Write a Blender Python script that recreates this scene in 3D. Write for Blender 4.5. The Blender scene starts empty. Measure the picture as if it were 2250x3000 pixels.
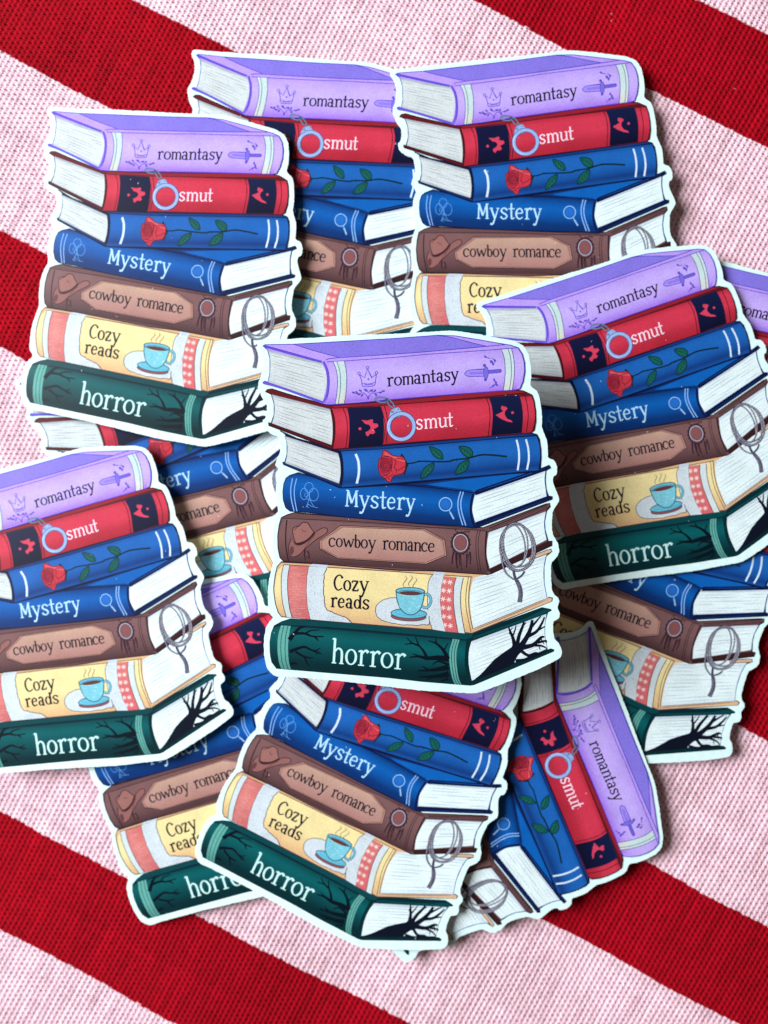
import bpy, math, random
import numpy as np
from mathutils import Matrix, Vector
from mathutils.geometry import tessellate_polygon

scene = bpy.context.scene
PI = math.pi

# ---------------------------------------------------------------- camera
D = 0.168                                     # distance camera to cloth, metres
ca, cb = 0.021511, -0.018826                  # small tilts off the vertical
RX = Matrix.Rotation(ca, 3, 'X'); RY = Matrix.Rotation(cb, 3, 'Y')
RC = RX @ RY
cam_d = bpy.data.cameras.new('camera')
cam = bpy.data.objects.new('camera', cam_d)
scene.collection.objects.link(cam)
M = RC.transposed().to_4x4()
M.translation = RC.transposed() @ Vector((0, 0, D))
cam.matrix_world = M
cam_d.sensor_fit = 'AUTO'
cam_d.sensor_width = 36.0
cam_d.lens = 2166.0 / 3000.0 * 36.0
cam_d.clip_start = 0.01
cam_d.clip_end = 20.0
cam_d.dof.use_dof = True
cam_d.dof.focus_distance = D - 0.016
cam_d.dof.aperture_fstop = 7.0
scene.camera = cam

# ---------------------------------------------------------------- world and lamps
w = bpy.data.worlds.new('World'); scene.world = w; w.use_nodes = True
bg = w.node_tree.nodes['Background']
bg.inputs[0].default_value = (1.0, 0.80, 0.64, 1)
bg.inputs[1].default_value = 0.092

def area(name, loc, target, sx, sy, power, col):
    l = bpy.data.lights.new(name, 'AREA'); l.shape = 'RECTANGLE'; l.size = sx; l.size_y = sy
    l.energy = power; l.color = col
    o = bpy.data.objects.new(name, l); scene.collection.objects.link(o)
    o.location = loc
    o.rotation_euler = (Vector(target) - Vector(loc)).to_track_quat('-Z', 'Y').to_euler()
    return o
area('window_light', (-0.90, 0.28, 0.62), (0.0, 0, 0), 0.66, 0.54, 31.0, (0.96, 0.985, 1.0))

scene.view_settings.view_transform = 'Standard'
scene.view_settings.look = 'None'
scene.view_settings.exposure = 0.0
scene.view_settings.gamma = 1.0
scene.view_settings.use_curve_mapping = False

# ---------------------------------------------------------------- helpers
def lin(r, g, b):
    f = lambda c: (c / 12.92) if c <= 0.04045 else ((c + 0.055) / 1.055) ** 2.4
    return (f(r / 255), f(g / 255), f(b / 255), 1.0)

def mix(a, b, t):
    return tuple(a[i] * (1 - t) + b[i] * t for i in range(4))

def new_mat(name):
    m = bpy.data.materials.new(name); m.use_nodes = True
    nt = m.node_tree
    return m, nt, nt.nodes['Principled BSDF']

# printed ink: the artwork's own colours, with the fine speckle of the print
mat_ink, nt, pb = new_mat('printed_ink')
at = nt.nodes.new('ShaderNodeAttribute'); at.attribute_name = 'ink'
tc = nt.nodes.new('ShaderNodeTexCoord')
nz = nt.nodes.new('ShaderNodeTexNoise'); nz.inputs['Scale'].default_value = 3200; nz.inputs['Detail'].default_value = 1.0
nt.links.new(tc.outputs['Object'], nz.inputs['Vector'])
mr = nt.nodes.new('ShaderNodeMapRange')
mr.inputs['From Min'].default_value = 0.3; mr.inputs['From Max'].default_value = 0.7
mr.inputs['To Min'].default_value = 0.88; mr.inputs['To Max'].default_value = 1.08
nt.links.new(nz.outputs['Fac'], mr.inputs['Value'])
nz2 = nt.nodes.new('ShaderNodeTexNoise'); nz2.inputs['Scale'].default_value = 190; nz2.inputs['Detail'].default_value = 3.0
nt.links.new(tc.outputs['Object'], nz2.inputs['Vector'])
mr2 = nt.nodes.new('ShaderNodeMapRange')
mr2.inputs['From Min'].default_value = 0.3; mr2.inputs['From Max'].default_value = 0.7
mr2.inputs['To Min'].default_value = 0.93; mr2.inputs['To Max'].default_value = 1.06
nt.links.new(nz2.outputs['Fac'], mr2.inputs['Value'])
mu = nt.nodes.new('ShaderNodeMath'); mu.operation = 'MULTIPLY'
nt.links.new(mr.outputs[0], mu.inputs[0]); nt.links.new(mr2.outputs[0], mu.inputs[1])
vm = nt.nodes.new('ShaderNodeVectorMath'); vm.operation = 'SCALE'
nt.links.new(at.outputs['Color'], vm.inputs[0]); nt.links.new(mu.outputs[0], vm.inputs['Scale'])
nt.links.new(vm.outputs[0], pb.inputs['Base Color'])
pb.inputs['Roughness'].default_value = 0.42
pb.inputs['Specular IOR Level'].default_value = 0.2
bp = nt.nodes.new('ShaderNodeBump'); bp.inputs['Strength'].default_value = 0.10; bp.inputs['Distance'].default_value = 0.00005
nt.links.new(nz.outputs['Fac'], bp.inputs['Height']); nt.links.new(bp.outputs[0], pb.inputs['Normal'])

# white vinyl of the die-cut sheet
mat_vinyl, nt, pb = new_mat('white_vinyl')
tc = nt.nodes.new('ShaderNodeTexCoord')
nz = nt.nodes.new('ShaderNodeTexNoise'); nz.inputs['Scale'].default_value = 900; nz.inputs['Detail'].default_value = 3
nt.links.new(tc.outputs['Object'], nz.inputs['Vector'])
cr = nt.nodes.new('ShaderNodeValToRGB')
cr.color_ramp.elements[0].position = 0.3; cr.color_ramp.elements[0].color = lin(212, 240, 242)
cr.color_ramp.elements[1].position = 0.7; cr.color_ramp.elements[1].color = lin(222, 249, 250)
nt.links.new(nz.outputs['Fac'], cr.inputs[0]); nt.links.new(cr.outputs[0], pb.inputs['Base Color'])
pb.inputs['Roughness'].default_value = 0.4; pb.inputs['Specular IOR Level'].default_value = 0.25

mat_foam, nt, pb = new_mat('white_foam')
nz = nt.nodes.new('ShaderNodeTexNoise'); nz.inputs['Scale'].default_value = 700
cr = nt.nodes.new('ShaderNodeValToRGB'); cr.color_ramp.elements[0].color = (.6, .6, .6, 1); cr.color_ramp.elements[1].color = (.75, .75, .74, 1)
nt.links.new(nz.outputs['Fac'], cr.inputs[0]); nt.links.new(cr.outputs[0], pb.inputs['Base Color'])
pb.inputs['Roughness'].default_value = 0.9

mat_film, nt, pb = new_mat('clear_film')
pb.inputs['Base Color'].default_value = (1, .97, .97, 1); pb.inputs['Roughness'].default_value = 0.08
pb.inputs['Transmission Weight'].default_value = 1.0; pb.inputs['IOR'].default_value = 1.15

mat_lint, nt, pb = new_mat('white_lint')
nz = nt.nodes.new('ShaderNodeTexNoise'); nz.inputs['Scale'].default_value = 3000
cr = nt.nodes.new('ShaderNodeValToRGB'); cr.color_ramp.elements[0].color = (.8, .8, .8, 1); cr.color_ramp.elements[1].color = (.95, .95, .95, 1)
nt.links.new(nz.outputs['Fac'], cr.inputs[0]); nt.links.new(cr.outputs[0], pb.inputs['Base Color'])
pb.inputs['Roughness'].default_value = 0.6

# ---------------------------------------------------------------- cloth
# plain weave: warp ribs run across the stripes, weft picks run along them
TH = math.radians(27.2)
E1 = np.array([math.cos(TH), -math.sin(TH)])   # along the stripes
E2 = np.array([math.sin(TH), math.cos(TH)])    # across the stripes
RED = [(-248, -225), (-188, -164), (-127.8, -103.0), (-67.2, -43.9), (-6.2, 17.6), (53.6, 77.7), (112.0, 133.6), (172, 195), (232, 256)]
PU, PV = 1.14e-3, 0.60e-3

def smooth_noise(rng, n, k):
    a = rng.standard_normal(n + 2 * k)
    ker = np.hanning(2 * k + 1); ker /= np.sqrt((ker ** 2).sum())
    return np.convolve(a, ker, 'valid')[:n]

def sag(x, y):
    return (-0.0007 + 0.00035 * np.sin(23 * x + 31 * y + 1.0) + 0.00025 * np.sin(-47 * x + 29 * y + 2.2)
            + 0.00030 * np.sin(95 * x + 60 * y) + 0.00022 * np.sin(-120 * x + 88 * y + .5)) - 0.0003

def build_cloth():
    rng = np.random.default_rng(4)
    du, dv = PU / 7.0, PV / 4.6
    nu, nv = int(0.302 / du), int(0.326 / dv)
    us = (np.arange(nu) - nu / 2) * du
    vs = (np.arange(nv) - nv / 2) * dv
    U, V = np.meshgrid(us, vs)
    # the threads wander a little
    wu = 0.00016 * (np.sin(60 * V + 3 * U * 20) + np.sin(131 * V + 1.3)) + 0.00012 * np.sin(40 * U + 55 * V)
    wv = 0.00022 * (np.sin(33 * U + 0.4) + 0.6 * np.sin(71 * U + 20 * V)) + 0.0010 * np.sin(9.0 * U + 2.1 + 5 * V)
    # measured drift of the stripes
    X = U * E1[0] + V * E2[0] ; Y = U * E1[1] + V * E2[1]
    a = (U + wu) / PU; b = (V + wv) / PV
    iw = np.round(a).astype(int); jw = np.round(b).astype(int)
    nwarp = iw.max() - iw.min() + 1; nweft = jw.max() - jw.min() + 1
    fw = 1 + 0.10 * smooth_noise(rng, nwarp, 1); ff = 1 + 0.15 * smooth_noise(rng, nweft, 1)
    W1 = fw[iw - iw.min()]; W2 = ff[jw - jw.min()]
    # slubs along the warp
    slub = rng.standard_normal((nwarp, 64)); pos = ((V - vs[0]) / (vs[-1] - vs[0]) * 63)
    p0 = np.clip(pos.astype(int), 0, 62); ft = pos - p0
    sl = slub[iw - iw.min(), p0] * (1 - ft) + slub[iw - iw.min(), p0 + 1] * ft
    dA = a - iw; dB = b - jw
    ph = np.cos(PI * (b + iw))            # warp up / down
    cw = np.clip(1 - ((dA + 0.15 * np.sin(PI * b + PI * iw + .8)) / (0.335 * (1 + 0.08 * sl + 0.10 * ph))) ** 2, 0, 1) ** 0.5
    cf = np.clip(1 - (dB / 0.36) ** 2, 0, 1) ** 0.5
    ph2 = -np.cos(PI * (a + jw))
    Aw, Af = 0.00008, 0.00008
    zw = Aw * ph + 0.00014 * cw * W1 + 0.00003
    zf = Af * ph2 + 0.00013 * cf * W2 + 0.00001
    zw = np.where(cw > 0, zw, -1); hole = (cw <= 0) & (cf <= 0); zf = np.where(cf > 0, zf, -0.00036)
    top = zw > zf
    Z = np.maximum(zw, zf)
    Z = Z - 0.0003 + sag(X, Y) + 0.00001 * rng.standard_normal(Z.shape)
    # colours: dyed bands, paler on the raised ribs, shade painted dark into the weave gaps
    s = (V + 0.00005 * sl) * 1e3 + 0.9 * U / 0.1 * 0.0
    s = s + wv * 1e3 * 0.3 + 0.30 * np.sin(64 * U + 0.8 + 9 * V) + 0.12 * np.sin(170 * U + 2)
    red = np.zeros(s.shape, bool)
    jit = 0.06 * rng.standard_normal(nwarp)[iw - iw.min()]
    for lo, hi in RED: red |= (s + jit > lo) & (s + jit < hi)
    pale_w = np.array(lin(240, 209, 220)[:3]); pale_f = np.array(lin(231, 188, 203)[:3]); pale_h = np.array(lin(156, 70, 94)[:3])
    red_w = np.array(lin(168, 2, 28)[:3]); red_f = np.array(lin(144, 0, 18)[:3]); red_h = np.array(lin(70, 0, 8)[:3])
    c = np.where(red[..., None], np.where(top[..., None], red_w, red_f), np.where(top[..., None], pale_w, pale_f))
    c = np.where(hole[..., None], np.where(red[..., None], red_h, pale_h), c)
    cloud = smooth_noise(rng, nweft, 3)[jw - jw.min()]
    bh = np.sin(iw * 127.1 + np.round((b + iw) / 2) * 311.7) * 43758.5453
    bead = (bh - np.floor(bh) - 0.5) * 2
    tone = 1 + 0.06 * (W1 - 1) * 8 * 0.5 + 0.05 * sl + 0.03 * cloud + 0.05 * rng.standard_normal(s.shape) + 0.07 * bead
    c = np.clip(c * tone[..., None], 0, 0.95)
    # faces of a rectangle around the pictured area
    keep = (np.abs(X) < 0.101) & (np.abs(Y) < 0.130)
    idx = np.arange(nu * nv).reshape(nv, nu)
    k = keep[:-1, :-1] & keep[1:, :-1] & keep[:-1, 1:] & keep[1:, 1:]
    f = np.stack([idx[:-1, :-1][k], idx[:-1, 1:][k], idx[1:, 1:][k], idx[1:, :-1][k]], 1)
    used = np.zeros(nu * nv, bool); used[f.ravel()] = True
    rem = np.cumsum(used) - 1
    f = rem[f]
    co = np.stack([X.ravel()[used], Y.ravel()[used], Z.ravel()[used]], 1)
    col = c.reshape(-1, 3)[used]
    # wide plain surround of the same cloth, well below the relief so nothing shares a plane
    ev, ef, ec = [], [], []
    base = len(co)
    bands = []
    edges = sorted([q for lo_hi in RED for q in lo_hi])
    lo = -400.0
    for q in edges + [400.0]:
        bands.append((lo, q)); lo = q
    for (q0, q1) in bands:
        isred = any(abs(q0 - r0) < 1e-6 and abs(q1 - r1) < 1e-6 for r0, r1 in RED)
        cc = red_w * 0.85 if isred else (pale_w + pale_f) / 2
        for (u0, s0) in ((-.5, q0), (.5, q0), (.5, q1), (-.5, q1)):
            p = E1 * u0 + E2 * s0 * 1e-3
            ev.append((p[0], p[1], -0.0022)); ec.append(cc)
        n = base + len(ev) - 4
        ef.append((n, n + 1, n + 2, n + 3))
    co = np.concatenate([co, np.array(ev)]); col = np.concatenate([col, np.array(ec)])
    f = np.concatenate([f, np.array(ef)])
    me = bpy.data.meshes.new('tablecloth')
    me.vertices.add(len(co)); me.vertices.foreach_set('co', co.astype(np.float32).ravel())
    me.loops.add(f.size); me.loops.foreach_set('vertex_index', f.astype(np.int32).ravel())
    me.polygons.add(len(f)); me.polygons.foreach_set('loop_start', (np.arange(len(f)) * 4).astype(np.int32))
    me.polygons.foreach_set('use_smooth', np.ones(len(f), bool))
    ca_ = me.color_attributes.new('yarn', 'FLOAT_COLOR', 'POINT')
    ca_.data.foreach_set('color', np.concatenate([col, np.ones((len(col), 1))], 1).astype(np.float32).ravel())
    me.update(calc_edges=True)
    m, nt, pb = new_mat('woven_cotton')
    at = nt.nodes.new('ShaderNodeAttribute'); at.attribute_name = 'yarn'
    tc = nt.nodes.new('ShaderNodeTexCoord')
    mp = nt.nodes.new('ShaderNodeMapping'); mp.inputs['Rotation'].default_value = (0, 0, TH)
    mp.inputs['Scale'].default_value = (1, 0.35, 1)
    nt.links.new(tc.outputs['Object'], mp.inputs['Vector'])
    nz = nt.nodes.new('ShaderNodeTexNoise'); nz.inputs['Scale'].default_value = 7000; nz.inputs['Detail'].default_value = 2
    nt.links.new(mp.outputs[0], nz.inputs['Vector'])
    mr = nt.nodes.new('ShaderNodeMapRange'); mr.inputs['From Min'].default_value = .25; mr.inputs['From Max'].default_value = .75
    mr.inputs['To Min'].default_value = .82; mr.inputs['To Max'].default_value = 1.12
    nt.links.new(nz.outputs['Fac'], mr.inputs['Value'])
    vm = nt.nodes.new('ShaderNodeVectorMath'); vm.operation = 'SCALE'
    nt.links.new(at.outputs['Color'], vm.inputs[0]); nt.links.new(mr.outputs[0], vm.inputs['Scale'])
    nt.links.new(vm.outputs[0], pb.inputs['Base Color'])
    pb.inputs['Roughness'].default_value = 0.95
    pb.inputs['Specular IOR Level'].default_value = 0.12
    bp = nt.nodes.new('ShaderNodeBump'); bp.inputs['Strength'].default_value = 0.5; bp.inputs['Distance'].default_value = 0.00004
    nt.links.new(nz.outputs['Fac'], bp.inputs['Height']); nt.links.new(bp.outputs[0], pb.inputs['Normal'])
    me.materials.append(m)
    o = bpy.data.objects.new('tablecloth', me); scene.collection.objects.link(o)
    o['kind'] = 'structure'
    o['label'] = 'coarse woven cotton cloth striped deep red and pale pink, under every sticker'
    return o
build_cloth()

# ---------------------------------------------------------------- the sticker's artwork
SM = 7.0e-5                                   # metres per drawing unit
CTR = np.array([1136.1283, 1532.8308])
WARP = np.array([[-3.031, -1.037], [-5.046, 0.473], [1.358, -6.551], [10.18, 1.53], [-0.215, 8.319], [0.87, -0.609], [-1.051, 0.266], [2.502, 5.965], [0.591, -2.454], [-3.391, -0.771]])
THICK = 0.00026
TL = {'A': (740, 970, .5425), 'T1': (750, 970, .30139), 'T2': (1150, 970, .30139), 'T3': (750, 1370, .30139), 'T4': (1150, 1370, .30139),
      'T5': (750, 1670, .30139), 'T6': (1150, 1670, .30139), 'G1': (1040, 1050, .26522), 'G2': (1030, 1150, .21097), 'G3': (980, 1420, .24111),
      'G4': (820, 1510, .31344), 'G5': (960, 1660, .20494), 'G6': (780, 1820, .33755), 'G7': (1080, 1290, .26522), 'G8': (1300, 1500, .20494)}
def P(t, *pts):
    a, b, s = TL[t]
    return [(a + s * x, b + s * y) for x, y in pts]

def to_local(p):
    p = np.asarray(p, float)
    n = (p - CTR) / 500
    u, v = n[:, 0], n[:, 1]
    B = np.stack([np.ones(len(n)), u, v, u * u, u * v, v * v, u ** 3, u * u * v, u * v * v, v ** 3], 1)
    q = p + B @ WARP
    return (q[:, 0] - CTR[0]) * SM, -(q[:, 1] - CTR[1]) * SM

def catmull(pts, n=6, closed=False):
    pts = [np.array(p, float) for p in pts]
    if len(pts) < 3: return [tuple(pts[0] + (pts[-1] - pts[0]) * i / n) for i in range(n + 1)]
    out = []
    m = len(pts)
    for i in range(m if closed else m - 1):
        p1, p2 = pts[i], pts[(i + 1) % m]
        p0 = pts[i - 1] if (i > 0 or closed) else 2 * p1 - p2
        p3 = pts[(i + 2) % m] if (i + 2 < m or closed) else 2 * p2 - p1
        for k in range(n):
            t = k / n
            out.append(tuple(0.5 * (2 * p1 + (p2 - p0) * t + (2 * p0 - 5 * p1 + 4 * p2 - p3) * t * t + (3 * p1 - p0 - 3 * p2 + p3) * t ** 3)))
    if not closed: out.append(tuple(pts[-1]))
    return out

LEVEL = [0.0]
DZ = 0.12e-6
rnd = random.Random(7)

class Ink:
    """Collects flat printed shapes; each shape sits a hair above the one before."""
    def __init__(s): s.v = []; s.z = []; s.c = []; s.f = []
    def _z(s): LEVEL[0] += DZ; return LEVEL[0]
    def poly(s, pts, col, curve=0, closed=True):
        if curve: pts = catmull(pts, curve, True)
        z = s._z(); n = len(s.v)
        s.v += pts; s.z += [z] * len(pts); s.c += [col] * len(pts)
        for t in tessellate_polygon([[Vector((x, -y, 0)) for x, y in pts]]): s.f.append(tuple(n + i for i in t))
        return s
    def strip(s, left, right, ramp, rows=14, curve=True):
        """fills between two edges that both run top to bottom; ramp: [(t, colour)] printed shading of the drawing"""
        def samp(e):
            e = catmull(e, 6) if curve and len(e) > 2 else e
            e = np.array(e, float); d = np.r_[0, np.cumsum(np.hypot(*np.diff(e, axis=0).T))]
            return [(np.interp(t * d[-1], d, e[:, 0]), np.interp(t * d[-1], d, e[:, 1])) for t in np.linspace(0, 1, rows + 1)]
        L, R = samp(left), samp(right); z = s._z(); n = len(s.v)
        for i in range(rows + 1):
            t = i / rows
            for a, b in zip(ramp, ramp[1:]):
                if a[0] <= t <= b[0] + 1e-9:
                    col = mix(a[1], b[1], (t - a[0]) / max(1e-6, b[0] - a[0])); break
            s.v += [L[i], R[i]]; s.z += [z, z]; s.c += [col, col]
        for i in range(rows):
            q = n + 2 * i; s.f.append((q, q + 2, q + 3, q + 1))
        return s
    def line(s, pts, wd, col, curve=6, closed=False, taper=0.0):
        """a pen line: wd is one width, or one width per point"""
        m = len(pts)
        ws = list(wd) if hasattr(wd, '__len__') else [wd] * m
        if curve and m > 2:
            p = catmull(pts, curve, closed)
            src = np.arange(m + 1) if closed else np.arange(m)
            wv = np.interp(np.linspace(0, len(src) - 1, len(p)), src, ws + ws[:1] if closed else ws)
        else:
            p = list(pts); wv = np.array(ws, float)
        p = np.array(p, float)
        keep = [0] + [i for i in range(1, len(p)) if np.hypot(*(p[i] - p[i - 1])) > 1e-6]
        p = p[keep]; wv = np.array(wv)[keep]
        if closed and np.hypot(*(p[0] - p[-1])) < 1e-6: p = p[:-1]; wv = wv[:-1]
        k = len(p)
        if k < 2: return s
        if taper:
            t = np.linspace(0, 1, k); wv = wv * np.clip(np.minimum(t, 1 - t) / taper, 0.25, 1)
        d = (np.roll(p, -1, 0) - np.roll(p, 1, 0)) if closed else np.gradient(p, axis=0)
        d /= np.maximum(np.hypot(d[:, 0], d[:, 1]), 1e-9)[:, None]
        nn = np.stack([-d[:, 1], d[:, 0]], 1)
        # mitre at corners
        seg = np.roll(p, -1, 0) - p; seg /= np.maximum(np.hypot(seg[:, 0], seg[:, 1]), 1e-9)[:, None]
        cosv = np.ones(k)
        rng_ = range(k) if closed else range(1, k - 1)
        for i in rng_:
            cosv[i] = max(0.55, abs(np.dot(d[i], seg[i])))
        h = (wv / 2 / cosv)[:, None]
        z = s._z(); n = len(s.v)
        A, Bq = p + nn * h, p - nn * h
        for i in range(k):
            s.v += [tuple(A[i]), tuple(Bq[i])]; zz = z + 1e-9 * i; s.z += [zz, zz]; s.c += [col, col]
        for i in range(k if closed else k - 1):
            q = n + 2 * i; r = n + 2 * ((i + 1) % k); s.f.append((q, r, r + 1, q + 1))
        LEVEL[0] += 1e-9 * k
        return s
    def oval(s, c, rx, ry, col, rot=0, n=22):
        if n == 5: LEVEL[0] -= DZ * .96          # a scatter of dots shares one level
        cs, sn = math.cos(rot), math.sin(rot)
        return s.poly([(c[0] + rx * math.cos(2 * PI * i / n) * cs - ry * math.sin(2 * PI * i / n) * sn,
                        c[1] + rx * math.cos(2 * PI * i / n) * sn + ry * math.sin(2 * PI * i / n) * cs) for i in range(n)], col)
    def ring(s, c, rx, ry, wd, col, rot=0, a0=0, a1=360, n=40):
        cs, sn = math.cos(rot), math.sin(rot); full = abs(a1 - a0) >= 360
        pts = []
        for i in range(n if full else n + 1):
            a = math.radians(a0 + (a1 - a0) * i / n); x, y = rx * math.cos(a), ry * math.sin(a)
            pts.append((c[0] + x * cs - y * sn, c[1] + x * sn + y * cs))
        return s.line(pts, wd, col, curve=0, closed=full)
    def build(s, name, parent, label=None, mat=None):
        x, y = to_local(s.v)
        me = bpy.data.meshes.new(name)
        me.from_pydata([(a, b, THICK + 4e-6 + zz) for a, b, zz in zip(x, y, s.z)], [], s.f)
        # every print faces up
        flip = [p.index for p in me.polygons if p.normal.z < 0]
        if flip:
            fl = set(flip)
            fs = [tuple(reversed(p.vertices)) if p.index in fl else tuple(p.vertices) for p in me.polygons]
            vs = [v.co[:] for v in me.vertices]
            me.clear_geometry(); me.from_pydata(vs, [], fs)
        ca_ = me.color_attributes.new('ink', 'FLOAT_COLOR', 'POINT')
        ca_.data.foreach_set('color', np.array(s.c, np.float32).ravel())
        me.materials.append(mat or mat_ink)
        o = bpy.data.objects.new(name, me); scene.collection.objects.link(o)
        if parent is not None: o.parent = parent
        if label: o['label'] = label
        return o

# ---- lettering: pen strokes in a unit box (x 0..1 of the letter's width, y in x-heights)
def oarc(cx, cy, rx, ry, a0, a1, n=14, thin=.5):
    pts, ws = [], []
    for i in range(n + 1):
        a = math.radians(a0 + (a1 - a0) * i / n)
        pts.append((cx + rx * math.cos(a), cy + ry * math.sin(a))); ws.append(thin + (1 - thin) * abs(math.cos(a)) ** 1.2)
    return (pts, ws)
GL = {
 'r': [([(.30, 0), (.30, 1.0)], 1), ([(.0, .90), (.30, .98)], .7), ([(.30, .66), (.48, .90), (.72, 1.0), (.93, .88)], [.5, .7, .95, 1.25]), ([(.02, .02), (.60, .02)], .5)],
 'o': [oarc(.5, .5, .42, .48, 0, 360, 24)],
 'm': [([(.13, 0), (.13, 1.0)], 1), ([(.0, .92), (.13, .98)], .7), ([(.13, .72), (.27, .95), (.41, .93), (.49, .70), (.49, 0)], [.5, .7, .8, 1, 1]),
       ([(.49, .72), (.63, .95), (.78, .93), (.87, .70), (.87, 0)], [.5, .7, .8, 1, 1]), ([(.02, .02), (.25, .02)], .5), ([(.38, .02), (.60, .02)], .5), ([(.76, .02), (.99, .02)], .5)],
 'n': [([(.22, 0), (.22, 1.0)], 1), ([(.0, .92), (.22, .98)], .7), ([(.22, .72), (.45, .95), (.68, .93), (.80, .70), (.80, 0)], [.5, .7, .8, 1, 1]), ([(.04, .02), (.42, .02)], .5), ([(.62, .02), (.99, .02)], .5)],
 'u': [([(.22, 1.0), (.22, .30), (.34, .05), (.55, .05), (.78, .28)], [1, 1, .8, .7, .5]), ([(.80, 1.0), (.80, 0)], 1), ([(.0, .97), (.24, .97)], .5), ([(.6, .97), (.8, .97)], .5), ([(.80, .03), (.99, .03)], .5)],
 'a': [([(.10, .80), (.28, .97), (.55, .97), (.70, .75), (.70, .10), (.80, .0), (.97, .05)], [1.1, .8, .8, 1, 1, .8, .5]), oarc(.40, .28, .30, .27, 0, 360, 18)],
 't': [([(.45, 1.45), (.45, .25), (.58, .03), (.95, .12)], [.9, 1, .9, .5]), ([(.0, .93), (.95, .95)], .65)],
 's': [([(.88, .80), (.68, .97), (.35, .97), (.16, .76), (.35, .56), (.66, .44), (.84, .24), (.64, .03), (.30, .03), (.08, .22)], [1.1, .7, .7, .9, 1, 1, .9, .7, .7, 1.1])],
 'y': [([(.16, 1.0), (.52, .04)], 1), ([(.88, 1.0), (.46, -.16), (.30, -.48), (.08, -.46)], [.6, .8, .9, 1.2]), ([(.0, .97), (.34, .97)], .5), ([(.68, .97), (1.0, .97)], .5)],
 'M': [([(.17, 0), (.22, 1.38)], .8), ([(.22, 1.36), (.52, .28)], 1.1), ([(.52, .28), (.83, 1.36)], .7), ([(.82, 1.38), (.86, 0)], 1.1), ([(.04, .02), (.32, .02)], .5), ([(.72, .02), (1.0, .02)], .5), ([(.08, 1.36), (.26, 1.36)], .5), ([(.80, 1.36), (.97, 1.36)], .5)],
 'e': [([(.10, .52), (.86, .56)], .6), ([(.86, .56), (.80, .82), (.52, .98), (.22, .82), (.09, .50), (.22, .14), (.52, .02), (.90, .18)], [.8, .8, .6, .9, 1, .9, .7, .6])],
 'c': [([(.88, .76), (.70, .96), (.42, .97), (.16, .78), (.09, .48), (.20, .14), (.52, .02), (.90, .18)], [1.2, .7, .7, .9, 1, .9, .7, .6])],
 'w': [([(.10, 1.0), (.30, .04)], 1), ([(.30, .04), (.50, .86)], .65), ([(.50, .86), (.70, .04)], 1), ([(.70, .04), (.92, 1.0)], .65), ([(.0, .97), (.22, .97)], .5), ([(.80, .97), (1.0, .97)], .5)],
 'b': [([(.18, 1.50), (.18, .04)], 1), ([(.0, 1.44), (.18, 1.50)], .6), oarc(.52, .48, .36, .46, 0, 360, 22)],
 'd': [([(.80, 1.42), (.80, .0)], 1), ([(.62, 1.36), (.80, 1.42)], .6), oarc(.44, .48, .34, .46, 0, 360, 22), ([(.80, .03), (.99, .03)], .5)],
 'C': [([(.94, 1.18), (.78, 1.42), (.50, 1.46), (.20, 1.18), (.09, .74), (.20, .28), (.50, .03), (.92, .24)], [1.2, .7, .7, .9, 1, .9, .7, .6])],
 'z': [([(.10, .96), (.90, .96)], .8), ([(.88, .94), (.14, .05)], 1), ([(.10, .04), (.92, .04)], .8), ([(.08, .96), (.06, .76)], .6), ([(.93, .04), (.95, .24)], .6)],
 'h': [([(.20, 1.62), (.20, 0)], 1), ([(.0, 1.56), (.20, 1.62)], .6), ([(.20, .70), (.45, .97), (.70, .93), (.82, .68), (.82, 0)], [.5, .7, .8, 1, 1]), ([(.03, .02), (.40, .02)], .5), ([(.64, .02), (1.0, .02)], .5)],
}
def lettering(ink, tile, word, spans, b0, b1, xh, stem, col):
    (x0, y0), (x1, y1) = b0, b1; sl = (y1 - y0) / (x1 - x0)
    k = TL[tile][2]
    for ch, (a, b) in zip(word, spans):
        for pts, ws in GL[ch]:
            q = []
            for (u, v) in pts:
                x = a + (b - a) * u
                q.append((x + sl * v * xh * 0.6, y0 + sl * (x - x0) - v * xh))
            wl = [stem * k * t for t in ws] if hasattr(ws, '__len__') else stem * k * ws
            ink.line(P(tile, *q), wl, col, curve=5 if len(pts) > 2 and len(pts) < 12 else 0)

def pages(ink, left, right, col, dark, linecol, n, wd=1.0, seed=1):
    """page block: fill between fore edge and spine edge with fine leaf lines"""
    r = random.Random(seed)
    ink.strip(left, right, [(0, dark), (.12, col), (.9, col), (1, mix(col, dark, .5))], 10)
    def at(e, t):
        e = np.array(catmull(e, 6), float); d = np.r_[0, np.cumsum(np.hypot(*np.diff(e, axis=0).T))]
        return np.array([np.interp(t * d[-1], d, e[:, 0]), np.interp(t * d[-1], d, e[:, 1])])
    for i in range(n):
        t = (i + .7 + r.uniform(-.25, .25)) / (n + .4)
        a, b = at(left, min(t, .985)), at(right, min(t, .985))
        m = r.random()
        spans = [(0.01, r.uniform(.3, .6)), (r.uniform(.55, .8), .99)] if m < .55 else ([(0.01, .98)] if m < .8 else [(r.uniform(.05, .3), r.uniform(.7, .95))])
        for u, v in spans:
            mid = a + (b - a) * (u + v) / 2 + np.array([0, r.uniform(-.8, .8)])
            ink.line([a + (b - a) * u, mid, a + (b - a) * v], wd * r.uniform(.6, 1.15), linecol, curve=4, taper=.3)

def bark(ink, tile, segs, col, fat=1.0):
    for pts, w0, w1 in segs:
        k = TL[tile][2]
        ink.line(P(tile, *pts), [fat * k * (w0 + (w1 - w0) * i / (len(pts) - 1)) for i in range(len(pts))], col, curve=5)

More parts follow.
